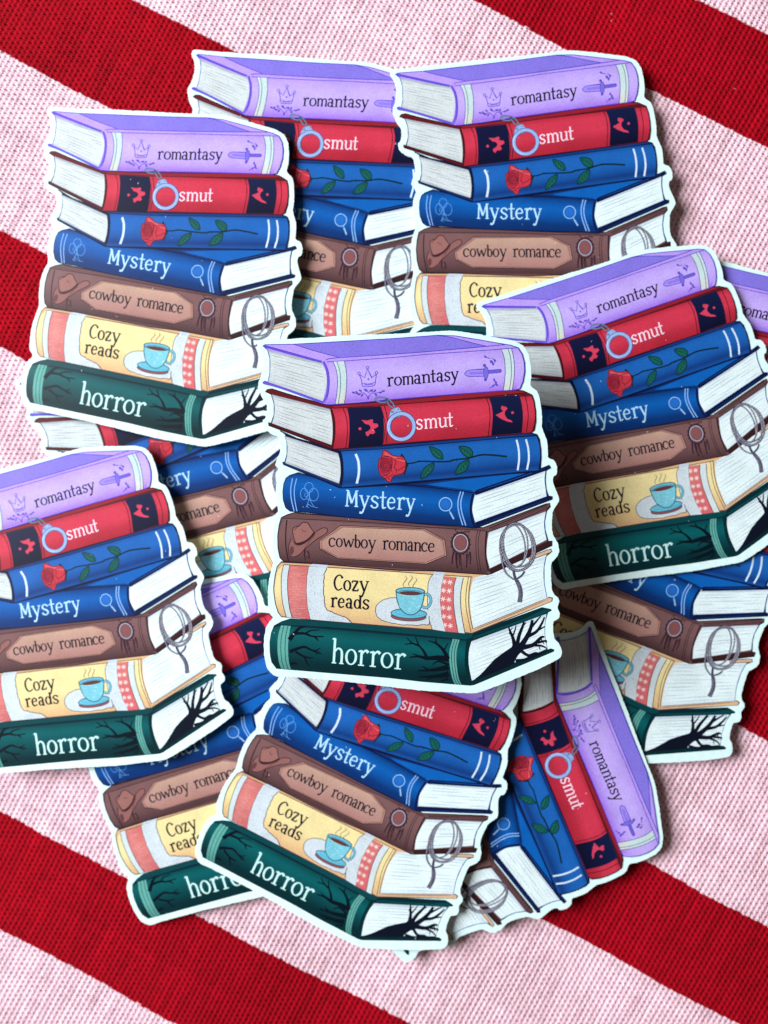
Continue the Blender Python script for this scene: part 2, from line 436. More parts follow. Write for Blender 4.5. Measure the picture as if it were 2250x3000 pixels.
OUT = (P('T1', (10, 130), (15, 95), (50, 75), (350, 60), (900, 35), (1300, 25)) + P('T2', (150, 20), (400, 12), (600, 12), (800, 45), (1000, 85), (1150, 120), (1250, 170), (1300, 240), (1325, 330), (1335, 450), (1330, 540), (1360, 575), (1405, 620), (1430, 720), (1445, 850), (1445, 950), (1470, 1010), (1495, 1100), (1505, 1230), (1560, 1260), (1590, 1320), (1585, 1390), (1555, 1420), (1550, 1470), (1575, 1530))
 + P('T4', (1600, 260), (1605, 330), (1550, 420), (1540, 600), (1560, 660), (1600, 740), (1600, 830), (1545, 900), (1530, 960), (1540, 1180), (1600, 1250), (1605, 1300))
 + P('T6', (1588, 342), (1610, 400), (1600, 450), (1552, 480), (1550, 560), (1560, 640), (1600, 690), (1630, 760), (1620, 820), (1540, 880), (1300, 1000), (1000, 1130), (850, 1190), (750, 1200), (300, 1180), (0, 1150))
 + P('T5', (900, 1100), (600, 1070), (300, 1045), (180, 1035), (110, 980), (80, 900), (65, 750), (75, 600), (110, 520), (155, 470), (150, 440), (112, 380), (105, 300))
 + P('T3', (110, 1150), (140, 1000), (165, 900), (155, 800), (150, 640), (165, 550), (190, 480), (213, 430), (200, 350), (190, 230), (205, 130), (235, 60), (215, 0))
 + P('T1', (190, 1290), (215, 1220), (235, 1170), (235, 1080), (215, 1020), (150, 990), (85, 940), (65, 860), (95, 830), (108, 720), (60, 640), (30, 560), (20, 500), (48, 430), (63, 330), (55, 220)))

def vinyl_sheet(parent):
    r = random.Random(3)
    p = np.array(catmull(OUT, 8, True))
    d = np.r_[0, np.cumsum(np.hypot(*np.diff(np.r_[p, p[:1]], axis=0).T))]
    n = int(d[-1] / 3.6); t = np.arange(n) / n * d[-1]; pp = np.r_[p, p[:1]]
    q = np.stack([np.interp(t, d, pp[:, 0]), np.interp(t, d, pp[:, 1])], 1)
    tn = np.roll(q, -1, 0) - np.roll(q, 1, 0); tn /= np.hypot(tn[:, 0], tn[:, 1])[:, None]; nn = np.stack([tn[:, 1], -tn[:, 0]], 1)
    jit = np.array([r.gauss(0, .42) for _ in range(n)]); jit = jit + .5 * np.roll(jit, 1)
    wave = np.array([1.1 * math.sin(i * .21) + .8 * math.sin(i * .083 + 1) for i in range(n)])
    q = q + nn * (jit + wave * .3)[:, None]
    x, y = to_local(q)
    bv = 0.00003
    xi, yi = to_local(q - nn * .5)
    vs = [(a, b, 0) for a, b in zip(x, y)] + [(a, b, THICK - bv) for a, b in zip(x, y)] + [(a, b, THICK) for a, b in zip(xi, yi)]
    fs = []
    for lvl in (0, 1):
        for i in range(n):
            j = (i + 1) % n; fs.append((lvl * n + i, lvl * n + j, lvl * n + n + j, lvl * n + n + i))
    tri = tessellate_polygon([[Vector((a, b, 0)) for a, b in zip(xi, yi)]])
    for t_ in tri: fs.append(tuple(2 * n + i for i in t_))
    tri = tessellate_polygon([[Vector((a, b, 0)) for a, b in zip(x, y)]])
    for t_ in tri: fs.append(tuple(t_))
    me = bpy.data.meshes.new('vinyl_sheet'); me.from_pydata(vs, [], fs)
    import bmesh
    bm = bmesh.new(); bm.from_mesh(me); bmesh.ops.recalc_face_normals(bm, faces=bm.faces); bm.to_mesh(me); bm.free()
    me.materials.append(mat_vinyl)
    o = bpy.data.objects.new('vinyl_sheet', me); scene.collection.objects.link(o); o.parent = parent
    return o

# inks
K = lin(16, 14, 34)
NAVY = lin(12, 18, 52)
PG, PGD, PGL = lin(203, 213, 216), lin(150, 158, 172), lin(128, 134, 152)
PW, PWD, PWL = lin(222, 240, 244), lin(188, 205, 222), lin(140, 152, 180)

def make_sticker():
    root = bpy.data.objects.new('book_stack_sticker', None)
    root.empty_display_size = 0.02
    scene.collection.objects.link(root)
    vinyl_sheet(root)

    # ------------------------------------------------ horror (bottom)
    G0, G1_, GD, GB = lin(4, 92, 96), lin(2, 66, 72), lin(0, 40, 46), lin(96, 168, 160)
    k = Ink()
    sil = P('T5', (330, 472), (240, 500), (165, 540), (135, 610), (120, 700), (122, 800), (140, 900), (190, 965), (1300, 1060)) + P('T6', (300, 1095), (760, 1125), (800, 1118), (1555, 772), (1560, 752), (1525, 742), (1495, 752), (1470, 640), (1470, 500), (1500, 395), (1535, 375), (1525, 360), (1440, 345), (1300, 400), (790, 600), (300, 575), (0, 550)) + P('T5', (900, 508))
    k.poly(sil, GD)
    k.strip(P('T5', (240, 540), (150, 580), (122, 760), (140, 890), (195, 962)), P('T6', (720, 685), (708, 800), (706, 920), (730, 1050), (772, 1115)),
            [(0, G1_), (.25, G0), (.55, G1_), (.8, GD), (1, GD)])
    k.poly(P('T5', (330, 478), (1659, 585)) + P('T6', (780, 612), (775, 650), (720, 672), (332, 645)) + P('T5', (1000, 585), (200, 528)), G1_)
    k.poly(P('T6', (785, 645), (1300, 450), (1450, 370), (1528, 368), (1430, 425), (785, 665)), G1_)
    k.line(P('T5', (190, 535), (700, 562), (1300, 612)) + P('T6', (332, 642), (720, 680)), 2.2, NAVY)
    b = k.build('printed_book', root, 'printed dark green book, lowest of the drawn stack')
    k = Ink()
    pages(k, P('T6', (768, 690), (745, 790), (745, 920), (775, 1075)), P('T6', (1485, 408), (1470, 510), (1470, 620), (1492, 745)), PW, PWD, PWL, 10, 1.35, 11)
    k.line(P('T6', (1485, 408), (1470, 510), (1470, 620), (1492, 745)), 1.6, lin(70, 110, 160))
    k.build('page_block', b)
    k = Ink()
    for t, L, R in (('T5', [(235, 540), (205, 650), (200, 780), (215, 900), (240, 967)], [(332, 546), (312, 650), (305, 780), (315, 900), (335, 972)]),
                    ('T6', [(590, 668), (560, 780), (560, 900), (585, 1050), (612, 1112)], [(655, 675), (628, 780), (626, 900), (648, 1050), (678, 1117)])):
        k.strip(P(t, *L), P(t, *R), [(0, GB), (.6, GB), (1, mix(GB, GD, .35))])
        for f_ in (.32, .72):
            k.line(P(t, *[(a[0] * (1 - f_) + c[0] * f_, a[1] * (1 - f_) + c[1] * f_) for a, c in zip(L, R)]), 1.8, GD)
        k.build('spine_band', b); k = Ink()
    BR = lin(2, 16, 28)
    bark(k, 'G6', [([(195, 165), (240, 110), (290, 60), (345, 48)], 34, 10), ([(235, 110), (330, 110), (400, 135), (500, 138)], 22, 8), ([(420, 138), (440, 160), (455, 175)], 14, 6),
                   ([(340, 110), (385, 85), (460, 80)], 14, 6), ([(200, 270), (260, 245), (330, 228), (390, 255), (470, 290)], 26, 8), ([(250, 270), (320, 310), (380, 325), (410, 320)], 18, 6),
                   ([(330, 320), (350, 360), (375, 395)], 16, 6), ([(420, 265), (470, 240)], 10, 5), ([(430, 270), (440, 300)], 8, 4), ([(200, 380), (240, 370), (270, 380)], 24, 8), ([(400, 258), (440, 262), (485, 290)], 9, 4)], BR, 1.25)
    k.build('bare_branch', b); k = Ink()
    bark(k, 'G6', [([(1590, 330), (1500, 320), (1400, 325), (1330, 310), (1250, 318)], 44, 8), ([(1400, 318), (1370, 260), (1330, 210), (1300, 140)], 22, 6), ([(1330, 215), (1270, 190), (1225, 145)], 16, 5), ([(1275, 195), (1205, 205)], 12, 5),
                   ([(1340, 310), (1275, 285)], 12, 5), ([(1585, 330), (1540, 250), (1480, 195), (1410, 170)], 30, 6), ([(1480, 195), (1475, 150)], 14, 5), ([(1545, 260), (1580, 190)], 12, 5),
                   ([(1590, 400), (1500, 420), (1420, 430), (1325, 435)], 40, 8), ([(1420, 430), (1360, 395)], 16, 5), ([(1590, 460), (1500, 480), (1330, 490)], 44, 8), ([(1480, 480), (1400, 510)], 18, 6), ([(1590, 380), (1500, 350), (1450, 380)], 20, 6), ([(1585, 500), (1520, 525)], 16, 6)], BR, 1.25)
    k.build('bare_branch', b)
    k = Ink()
    TK = lin(8, 16, 34)
    k.poly(P('T6', (775, 1085), (860, 1010), (930, 930), (990, 860), (1080, 790), (1150, 740), (1170, 700), (1210, 690), (1250, 720), (1290, 720), (1270, 760), (1220, 810), (1190, 860), (1175, 900), (1060, 960), (900, 1030)), TK)
    bark(k, 'T6', [([(1180, 720), (1165, 650), (1140, 590), (1125, 550)], 40, 14), ([(1160, 640), (1185, 570), (1195, 525)], 18, 8), ([(1205, 710), (1225, 620), (1255, 540), (1270, 490)], 40, 18), ([(1240, 560), (1290, 495)], 18, 8),
                   ([(1245, 720), (1290, 650), (1330, 560), (1350, 470)], 55, 26), ([(1340, 540), (1390, 480), (1430, 430)], 26, 10), ([(1310, 630), (1390, 580), (1440, 500), (1465, 440)], 36, 14), ([(1400, 570), (1470, 530)], 22, 10),
                   ([(1260, 740), (1360, 710), (1430, 640), (1465, 630)], 50, 16), ([(1400, 690), (1475, 670), (1480, 690)], 26, 12), ([(1350, 715), (1440, 720), (1490, 745)], 28, 10), ([(1240, 770), (1310, 815), (1380, 790), (1420, 800)], 34, 14),
                   ([(1270, 800), (1330, 830), (1440, 800)], 16, 10), ([(1190, 870), (1300, 850), (1480, 760)], 30, 20), ([(1430, 650), (1460, 700)], 14, 8), ([(1410, 720), (1425, 760)], 12, 6), ([(1150, 620), (1130, 600), (1160, 550)], 12, 6)], TK)
    k.build('bare_tree', b, 'black leafless tree leaning over the page edge')
    k = Ink()
    lettering(k, 'G6', 'horror', [(568, 675), (688, 788), (800, 892), (902, 995), (998, 1106), (1118, 1215)], (600, 372), (1150, 422), 134, 21, lin(198, 240, 240))
    k.build('title_lettering', b, 'pale lettering reading horror')

    # ------------------------------------------------ cozy reads
    Y0, Y1, YD = lin(234, 218, 160), lin(226, 196, 142), lin(214, 174, 130)
    CO = lin(204, 112, 111); SP = lin(202, 215, 224); BL = lin(72, 52, 70)
    k = Ink()
    sil = P('T3', (240, 915), (200, 960), (180, 1040), (165, 1150), (165, 1210), (180, 1320), (208, 1410), (240, 1450)) + P('T5', (500, 478), (900, 518), (1659, 578)) + P('T6', (390, 580), (700, 605), (775, 612), (800, 600), (1535, 280), (1540, 255), (1510, 248), (1485, 255)) + P('T4', (1460, 1100), (1460, 950), (1480, 850), (1535, 800), (1530, 782), (1490, 790), (960, 1020), (930, 1026), (400, 1003), (0, 972)) + P('T3', (700, 940))
    k.poly(sil, YD)
    k.strip(P('T3', (270, 945), (205, 1000), (172, 1180), (190, 1340), (245, 1448)), P('T6', (762, 62), (740, 200), (738, 340), (758, 480), (785, 608)), [(0, Y0), (.5, Y0), (.75, Y1), (1, YD)])
    k.line(P('T3', (262, 942), (700, 968), (1300, 1005)) + P('T4', (332, 1032), (775, 1058)), 2.4, BL)
    k.line(sil, 3.0, BL, curve=0, closed=True)
    k.line(P('T6', (765, 62), (745, 200), (742, 340), (762, 480), (790, 602)), 2.2, BL)
    k.line(P('T6', (740, 62), (718, 200), (715, 340), (738, 480), (765, 600)), 2.0, BL)
    b = k.build('printed_book', root, 'printed cream yellow book with coral bands')
    k = Ink()
    pages(k, P('T4', (785, 1068), (757, 1200), (755, 1350), (785, 1560)), P('T4', (1480, 850), (1460, 960), (1462, 1100), (1490, 1255)), PW, PWD, PWL, 11, 1.35, 12)
    k.poly(P('T4', (785, 1068), (880, 1042), (1120, 945), (1480, 795), (1482, 850), (1000, 1030)), PW)
    for i in range(3):
        k.line(P('T4', (850 + 60 * i, 1085 - 45 * i), (1100 + 50 * i, 990 - 40 * i)), .9, PWL, taper=.3)
    k.line(P('T4', (1480, 850), (1460, 960), (1462, 1100), (1490, 1255)), 1.6, lin(60, 90, 190))
    # lower and upper cover edges
    k.poly(P('T4', (790, 1592), (770, 1568), (1500, 1252), (1535, 1258), (1530, 1282)), lin(214, 178, 140))
    k.line(P('T4', (780, 1578), (1100, 1440), (1500, 1262)), 1.6, BL, taper=.1); k.line(P('T4', (770, 1566), (1100, 1425), (1495, 1250)), 1.8, BL, taper=.1)
    k.poly(P('T4', (1300, 868), (1500, 785), (1535, 790), (1525, 812), (1320, 895)), lin(206, 176, 146)); k.line(P('T4', (1300, 868), (1500, 785)), 2.2, BL); k.line(P('T4', (1320, 895), (1525, 812)), 2.0, BL)
    k.build('page_block', b)
    k = Ink()
    c1 = [(262, 945), (242, 1050), (240, 1200), (255, 1330), (288, 1452)]; c2 = [(325, 948), (305, 1060), (303, 1200), (318, 1350), (345, 1462)]; c3 = [(515, 960), (497, 1060), (490, 1200), (500, 1350), (530, 1478)]
    k.strip(P('T3', *c1), P('T3', *c2), [(0, SP), (1, lin(200, 218, 220))])
    k.strip(P('T3', *c2), P('T3', *c3), [(0, CO), (.5, lin(210, 122, 119)), (1, lin(194, 102, 104))])
    for i in range(40):
        t = (i + .5) / 40; x = 312 + 4 * math.cos(t * 6); y = 960 + 500 * t
        k.line(P('T3', (x + rnd.uniform(0, 60), y), (x + rnd.uniform(70, 175), y + 6)), rnd.uniform(.8, 2.4), lin(236, 200, 198), taper=.4)
    for cc in (c1, c2, c3): k.line(P('T3', *cc), 2.0, BL)
    k.build('spine_band', b, 'coral band with pale flecks'); k = Ink()
    d1 = [(400, 1032), (365, 1080), (350, 1150), (345, 1300), (355, 1450), (390, 1572)]; d2 = [(500, 1052), (478, 1150), (465, 1300), (480, 1450), (518, 1592)]; d3 = [(622, 1062), (600, 1150), (595, 1300), (612, 1450), (640, 1602)]; d4 = [(690, 1066), (666, 1200), (665, 1350), (682, 1480), (706, 1608)]
    k.strip(P('T4', *d2), P('T4', *d3), [(0, CO), (1, lin(205, 98, 104))]); k.strip(P('T4', *d3), P('T4', *d4), [(0, SP), (1, lin(205, 220, 222))])
    for i in range(6):
        y = 1105 + i * 85; xo = 535 if i % 1 == 0 else 560
        for dx in (0, 55):
            x = xo - 22 + dx - 18 * math.sin((y - 1050) / 500 * PI); 
            for a in (0, 1, 2): 
                k.line(P('T4', (x - 25 * math.cos(a * 1.05 + .3), y + (dx > 0) * 6 - 25 * math.sin(a * 1.05 + .3)), (x + 25 * math.cos(a * 1.05 + .3), y + (dx > 0) * 6 + 25 * math.sin(a * 1.05 + .3))), 2.3, lin(238, 218, 216))
    for cc in (d2, d3, d4): k.line(P('T4', *cc), 2.0, BL)
    k.build('spine_band', b, 'coral band with white crosses')
    k = Ink()
    wool = P('T3', *c3) + P('T3', (930, 1512), (905, 1480), (860, 1455), (800, 1432), (740, 1405), (692, 1388), (668, 1330), (660, 1200), (662, 1060), (690, 975))
    k.poly(wool, SP)
    k.poly(P('T3', (560, 928), (720, 938), (690, 972), (520, 958)), lin(190, 205, 222))
    for i in range(130):
        x = rnd.uniform(515, 650); y = rnd.uniform(980, 1460); k.oval(P('T3', (x, y))[0], 1.0, rnd.uniform(.8, 1.6), mix(SP, lin(120, 130, 165), rnd.uniform(.3, .8)), n=5)
    for i in range(40):
        k.oval(P('T3', (rnd.uniform(690, 860), rnd.uniform(1440, 1490)))[0], 1.0, 1.2, mix(SP, lin(120, 130, 165), rnd.uniform(.3, .8)), n=5)
    edge = P('T3', (690, 975), (662, 1060), (660, 1200), (668, 1330), (692, 1388), (740, 1405), (800, 1432), (860, 1455), (905, 1480), (930, 1512))
    e = np.array(catmull(edge, 5)); e = [tuple(q + np.array([rnd.uniform(-1.4, 1.4), rnd.uniform(-1.4, 1.4)])) for q in e]
    k.line(e, 2.2, BL, curve=0)
    k.build('wool_panel', b, 'speckled white knitted panel left of the words'); k = Ink()
    k.poly(P('T4', *d1) + P('T4', *reversed(d2)), SP); k.poly(P('T4', (410, 1008), (520, 1016), (500, 1050), (400, 1030)), lin(190, 205, 222))
    for i in range(110):
        y = rnd.uniform(1070, 1560); x = rnd.uniform(372, 458) + 10 * math.cos((y - 1300) / 250); k.oval(P('T4', (x, y))[0], 1.0, rnd.uniform(.8, 1.6), mix(SP, lin(120, 130, 165), rnd.uniform(.3, .8)), n=5)
    k.line(P('T4', *d1), 2.0, BL)
    k.build('wool_panel', b, 'speckled white knitted strip right of the cup')
    k = Ink()
    # coaster, saucer, cup
    co = P('G5', (985, 442), (900, 450), (800, 480), (720, 540), (695, 600), (700, 680), (740, 745), (820, 785), (950, 815), (1080, 835), (1250, 840), (1400, 832), (1460, 820), (1455, 700), (1440, 620), (1300, 560), (1000, 520))
    k.poly(co, SP)
    for i in range(70): k.oval(P('G5', (rnd.uniform(730, 980), rnd.uniform(520, 780)))[0], 1.1, 1.0, mix(SP, lin(120, 130, 165), rnd.uniform(.2, .7)), n=5)
    e = np.array(catmull(co[:14], 5)); e = [tuple(q + np.array([rnd.uniform(-1, 1), rnd.uniform(-1, 1)])) for q in e]
    k.line(e, 1.9, BL, curve=0)
    CD, CB, CL_ = lin(26, 78, 106), lin(104, 184, 208), lin(168, 222, 234)
    k.oval(P('G5', (1165, 715))[0], 250 * .205, 66 * .205, lin(140, 76, 78), .03); k.ring(P('G5', (1165, 715))[0], 250 * .205, 66 * .205, 2.0, CD, .03)
    k.oval(P('G5', (1170, 672))[0], 255 * .205, 70 * .205, CB, .03); k.ring(P('G5', (1170, 672))[0], 255 * .205, 70 * .205, 2.4, CD, .03)
    k.ring(P('G5', (1185, 662))[0], 205 * .205, 46 * .205, 1.6, lin(60, 160, 196), .03)
    k.ring(P('G5', (1410, 490))[0], 72 * .205, 100 * .205, 8.2, CD, .15); k.ring(P('G5', (1410, 490))[0], 72 * .205, 100 * .205, 5.0, CB, .15)
    cup = P('G5', (985, 350), (1000, 470), (1040, 590), (1110, 665), (1185, 690), (1260, 675), (1330, 610), (1375, 480), (1390, 360), (1330, 400), (1180, 418), (1050, 400))
    k.poly(cup, lin(118, 196, 216), curve=4); k.line(cup[:9], 2.6, CD, curve=6)
    for i in range(60):
        a = rnd.uniform(0, 2 * PI); r_ = rnd.random() ** .5; k.oval(P('G5', (1180 + 150 * r_ * math.cos(a), 540 + 110 * r_ * math.sin(a)))[0], rnd.uniform(1, 3), rnd.uniform(1, 2.6), mix(CB, CL_, rnd.uniform(.2, 1)), n=7)
    k.oval(P('G5', (1188, 350))[0], 204 * .205, 52 * .205, CB, .02); k.ring(P('G5', (1188, 350))[0], 204 * .205, 52 * .205, 2.6, CD, .02)
    k.oval(P('G5', (1190, 378))[0], 155 * .205, 30 * .205, lin(92, 52, 58), .02); k.ring(P('G5', (1190, 372))[0], 165 * .205, 36 * .205, 1.5, CD, .02)
    for dx, dy in ((0, 0), (78, -10), (140, 20)):
        k.line(P('G5', (1115 + dx, 130 + dy), (1140 + dx, 170 + dy), (1105 + dx, 220 + dy), (1085 + dx, 260 + dy), (1110 + dx, 295 + dy * .3)), 1.7, lin(120, 104, 96), taper=.2)
    k.build('coffee_cup', b, 'light blue coffee cup steaming on its saucer')
    k = Ink()
    lettering(k, 'G5', 'Cozy', [(86, 222), (230, 336), (348, 446), (452, 596)], (150, 342), (400, 352), 150, 28, K)
    lettering(k, 'G5', 'reads', [(45, 138), (148, 246), (262, 366), (376, 490), (500, 604)], (80, 582), (560, 612), 136, 28, K)
    k.build('title_lettering', b, 'black lettering reading Cozy reads')

    # ------------------------------------------------ cowboy romance
    B0, B1, BD = lin(120, 86, 88), lin(102, 72, 75), lin(70, 46, 49); BK = lin(40, 22, 32)
    k = Ink()
    sil = P('T3', (380, 432), (300, 455), (245, 482), (222, 560), (208, 660), (210, 780), (228, 870), (265, 910), (600, 932), (1000, 966), (1400, 998)) + P('T4', (400, 1000), (700, 1020), (925, 1032), (960, 1022), (1535, 740), (1535, 705), (1500, 705), (1470, 600), (1465, 520), (1485, 415), (1520, 375), (1515, 345), (1480, 350), (880, 580), (332, 545)) + P('T3', (900, 480))
    k.poly(sil, B1)
    k.strip(P('T3', (270, 490), (225, 600), (210, 740), (232, 870), (270, 908)), P('T4', (915, 620), (900, 720), (900, 850), (922, 1025)), [(0, B0), (.35, B0), (.7, B1), (1, BD)])
    k.line(sil, 3.2, BK, curve=0, closed=True)
    k.line(P('T3', (262, 488), (900, 518), (1400, 552)) + P('T4', (332, 575), (800, 600), (900, 605)), 1.8, BK); k.line(P('T3', (400, 440), (1000, 492), (1659, 552)) + P('T4', (800, 588)), 1.4, BK)
    k.line(P('T3', (300, 502), (288, 620), (288, 760), (312, 905)), 3.4, BK)
    for dx in (0, 22): k.line(P('T4', (832 + dx, 600), (812 + dx, 700), (815 + dx, 850), (838 + dx, 1010)), 1.8, BK)
    k.line(P('T4', (915, 610), (905, 720), (905, 850), (930, 1000)), 4.5, BK)
    b = k.build('printed_book', root, 'printed brown book with a framed plaque')
    k = Ink()
    pages(k, P('T4', (935, 625), (920, 720), (915, 850), (945, 975)), P('T4', (1482, 420), (1466, 520), (1470, 600), (1488, 690)), PW, PWD, PWL, 7, 1.35, 13)
    k.line(P('T4', (1482, 420), (1466, 520), (1470, 600), (1488, 690)), 1.6, lin(70, 110, 180))
    k.poly(P('T4', (935, 1000), (945, 972), (1500, 702), (1538, 708), (1530, 738), (955, 1018)), lin(52, 26, 28))
    k.poly(P('T4', (940, 600), (1500, 345), (1518, 352), (1510, 378), (930, 625)), B1); k.line(P('T4', (940, 585), (1200, 475), (1505, 350)), 2.4, BK); k.line(P('T4', (955, 598), (1200, 492), (1505, 365)), 1.4, BK); k.line(P('T4', (930, 622), (1200, 515), (1510, 380)), 2.0, BK)
    k.build('page_block', b)
    k = Ink()
    pq = P('G4', (575, 92), (1360, 124), (1545, 225), (1562, 372), (1372, 452), (548, 402), (378, 312), (372, 235))
    k.poly(pq, lin(176, 132, 122))
    mid = np.mean(pq, 0)
    k.strip([tuple(mid + (np.array(q) - mid) * [.93, .9]) for q in (pq[0], pq[7], pq[6], pq[5])], [tuple(mid + (np.array(q) - mid) * [.93, .9]) for q in (pq[1], pq[2], pq[3], pq[4])], [(0, lin(188, 154, 136)), (.5, lin(176, 137, 128)), (1, lin(168, 120, 115))], 8, curve=False)
    k.line(pq, 2.0, BK, curve=0, closed=True); k.line([tuple(mid + (np.array(q) - mid) * [.97, .93]) for q in pq], 1.3, BK, curve=0, closed=True)
    k.build('title_plaque', b, 'pale tan eight sided plaque')
    k = Ink()
    H0, HD = lin(150, 102, 98), lin(58, 30, 36)
    k.poly(P('G4', (105, 215), (85, 270), (80, 330), (95, 375), (130, 385), (180, 365), (215, 330), (260, 290), (340, 225), (430, 170), (450, 135), (435, 115), (395, 118), (340, 145), (270, 240), (150, 280)), lin(140, 94, 92), curve=4)
    k.poly(P('G4', (130, 240), (150, 270), (200, 275), (280, 225), (335, 165), (325, 150), (315, 155), (260, 215), (200, 245), (150, 250)), HD, curve=3)
    k.poly(P('G4', (118, 140), (130, 110), (185, 90), (210, 65), (240, 60), (270, 75), (290, 110), (318, 148), (260, 215), (200, 245), (145, 250), (128, 200)), H0, curve=4)
    k.line(P('G4', (118, 140), (130, 110), (185, 90), (210, 65), (240, 60), (270, 75), (290, 110), (318, 148)), 2.6, HD); k.line(P('G4', (118, 140), (128, 200), (145, 250)), 2.2, HD); k.line(P('G4', (135, 135), (160, 110), (185, 92)), 1.8, HD)
    k.line(P('G4', (208, 125), (220, 145), (245, 150)), 1.6, HD)
    k.line(P('G4', (105, 215), (85, 270), (80, 330), (95, 375), (130, 385), (180, 365), (215, 330), (260, 290), (340, 225), (430, 170), (450, 135), (435, 115), (395, 118), (335, 150)), 2.4, HD)
    k.poly(P('G4', (95, 300), (88, 340), (105, 372), (125, 345), (130, 305), (115, 285)), lin(98, 58, 60), curve=3); k.line(P('G4', (215, 335), (235, 300), (290, 230), (330, 185)), 1.4, HD)
    bark(k, 'G4', [([(235, 320), (230, 370), (240, 420)], 18, 8), ([(260, 330), (275, 370), (270, 410)], 16, 6), ([(250, 380), (285, 400)], 10, 5)], HD)
    k.build('cowboy_hat', b, 'brown cowboy hat')
    k = Ink()
    DK = lin(52, 28, 40)
    k.ring(P('G8', (245, 440))[0], 125 * .205, 150 * .205, 4.2, DK); 
    for i in range(16):
        a = 2 * PI * i / 16; k.line(P('G8', (245 + 118 * math.cos(a), 440 + 140 * math.sin(a)), (245 + 150 * math.cos(a + .12), 440 + 178 * math.sin(a + .12))), 2.4, DK)
    k.ring(P('G8', (245, 435))[0], 100 * .205, 120 * .205, 5.0, DK); k.ring(P('G8', (245, 435))[0], 100 * .205, 120 * .205, 2.6, lin(172, 176, 200)); k.oval(P('G8', (245, 435))[0], 85 * .205, 102 * .205, lin(128, 78, 80))
    bark(k, 'G8', [([(240, 300), (200, 290), (165, 250), (195, 245)], 14, 8), ([(260, 300), (310, 270), (370, 275), (330, 295)], 14, 8), ([(150, 560), (130, 650), (125, 740)], 26, 18), ([(190, 590), (190, 700), (200, 800)], 44, 20), ([(245, 605), (250, 720), (255, 835)], 16, 8),
                   ([(340, 590), (335, 690), (325, 790)], 44, 20), ([(375, 560), (385, 660), (378, 740)], 24, 14), ([(230, 600), (225, 660), (235, 760)], 20, 12)], DK)
    for x in (165, 205, 345, 320): k.line(P('G8', (x, 600), (x - 2, 760)), 1.0, lin(110, 74, 84))
    k.build('dreamcatcher', b, 'dark beaded dreamcatcher with a pale ring')
    k = Ink()
    lettering(k, 'G4', 'cowboyromance', [(458, 526), (528, 590), (590, 702), (702, 758), (762, 826), (828, 906), (966, 1024), (1022, 1088), (1090, 1198), (1200, 1254), (1256, 1328), (1326, 1388), (1388, 1452)], (490, 290), (1420, 338), 82, 15.5, K)
    k.build('title_lettering', b, 'black lettering reading cowboy romance')
    k = Ink()
    rope = [lin(74, 72, 96), lin(98, 96, 116), lin(84, 80, 98)]
    for i, (cx, cy, rx, ry, ro) in enumerate(((1035, 480, 215, 335, -.10), (1030, 490, 228, 340, -.03), (1040, 470, 240, 300, -.18), (1000, 470, 150, 300, -.12), (1010, 460, 178, 310, .02), (1045, 500, 250, 325, -.05))):
        c0 = P('G8', (cx, cy))[0]
        k.ring(c0, rx * .205, ry * .205, 4.0, rope[i % 3], ro); k.ring(c0, rx * .205 - .3, ry * .205 - .3, 1.1, lin(190, 192, 206), ro)
        for j in range(46):
            a = 2 * PI * j / 46
            def pt(r_, a_): 
                x, y = rx * .205 * r_ * math.cos(a_), ry * .205 * r_ * math.sin(a_); return (c0[0] + x * math.cos(ro) - y * math.sin(ro), c0[1] + x * math.sin(ro) + y * math.cos(ro))
            k.line([pt(1.04, a), pt(.96, a + .05)], 1.0, lin(52, 50, 72))
    bark(k, 'G8', [([(815, 620), (840, 760), (890, 870), (990, 950)], 24, 22), ([(1140, 830), (1100, 890), (1010, 955)], 22, 22), ([(985, 820), (1000, 900), (1030, 980), (1070, 1070)], 30, 40), ([(1030, 960), (1070, 1050), (1085, 1150), (1070, 1270)], 46, 60)], rope[0])
    for i in range(14):
        y = 990 + i * 20; x = 1040 + 38 * math.sin((y - 960) / 200)
        k.line(P('G8', (x - 24, y), (x + 24, y + 14)), .9, lin(150, 146, 164))
    k.line(P('G8', (815, 620), (840, 760), (890, 870), (990, 950)), 1.1, lin(180, 182, 198))
    k.build('lasso', b, 'grey coiled rope hanging over the page edges')

    # ------------------------------------------------ mystery
    M0, M1, MD = lin(8, 92, 176), lin(6, 74, 150), lin(6, 50, 112); MK = lin(6, 18, 62)
    k = Ink()
    sil = P('T3', (415, 42), (330, 70), (295, 95), (272, 150), (262, 230), (266, 310), (290, 385), (330, 418), (500, 430), (900, 478), (1400, 522)) + P('T4', (332, 542), (600, 560), (815, 582), (840, 570), (1535, 300), (1540, 280), (1500, 272), (1480, 210), (1470, 120), (1478, 30)) + P('T2', (1522, 1330), (1512, 1308), (1420, 1345), (700, 1420), (0, 1480)) + P('T3', (800, 160))
    k.poly(sil, MD)
    k.strip(P('T3', (410, 55), (300, 100), (265, 220), (285, 370), (335, 415)), P('T4', (780, 245), (765, 330), (762, 430), (775, 530), (805, 578)), [(0, MD), (.12, M1), (.35, M0), (.6, M1), (.78, MD), (1, lin(5, 42, 100))])
    k.poly(P('T2', (340, 1487), (700, 1440), (1420, 1365), (1330, 1400), (800, 1560), (500, 1520)), M0)
    k.line(P('T4', (0, 162), (332, 185), (790, 240)), 3.2, MK); k.line(P('T4', (100, 160), (400, 178), (770, 222)), 1.6, MK)
    k.line(sil, 2.6, MK, curve=0, closed=True)
    k.line(P('T4', (785, 255), (765, 340), (762, 440), (785, 540), (810, 578)), 5.5, MK)
    b = k.build('printed_book', root, 'printed bright blue book titled Mystery')
    k = Ink()
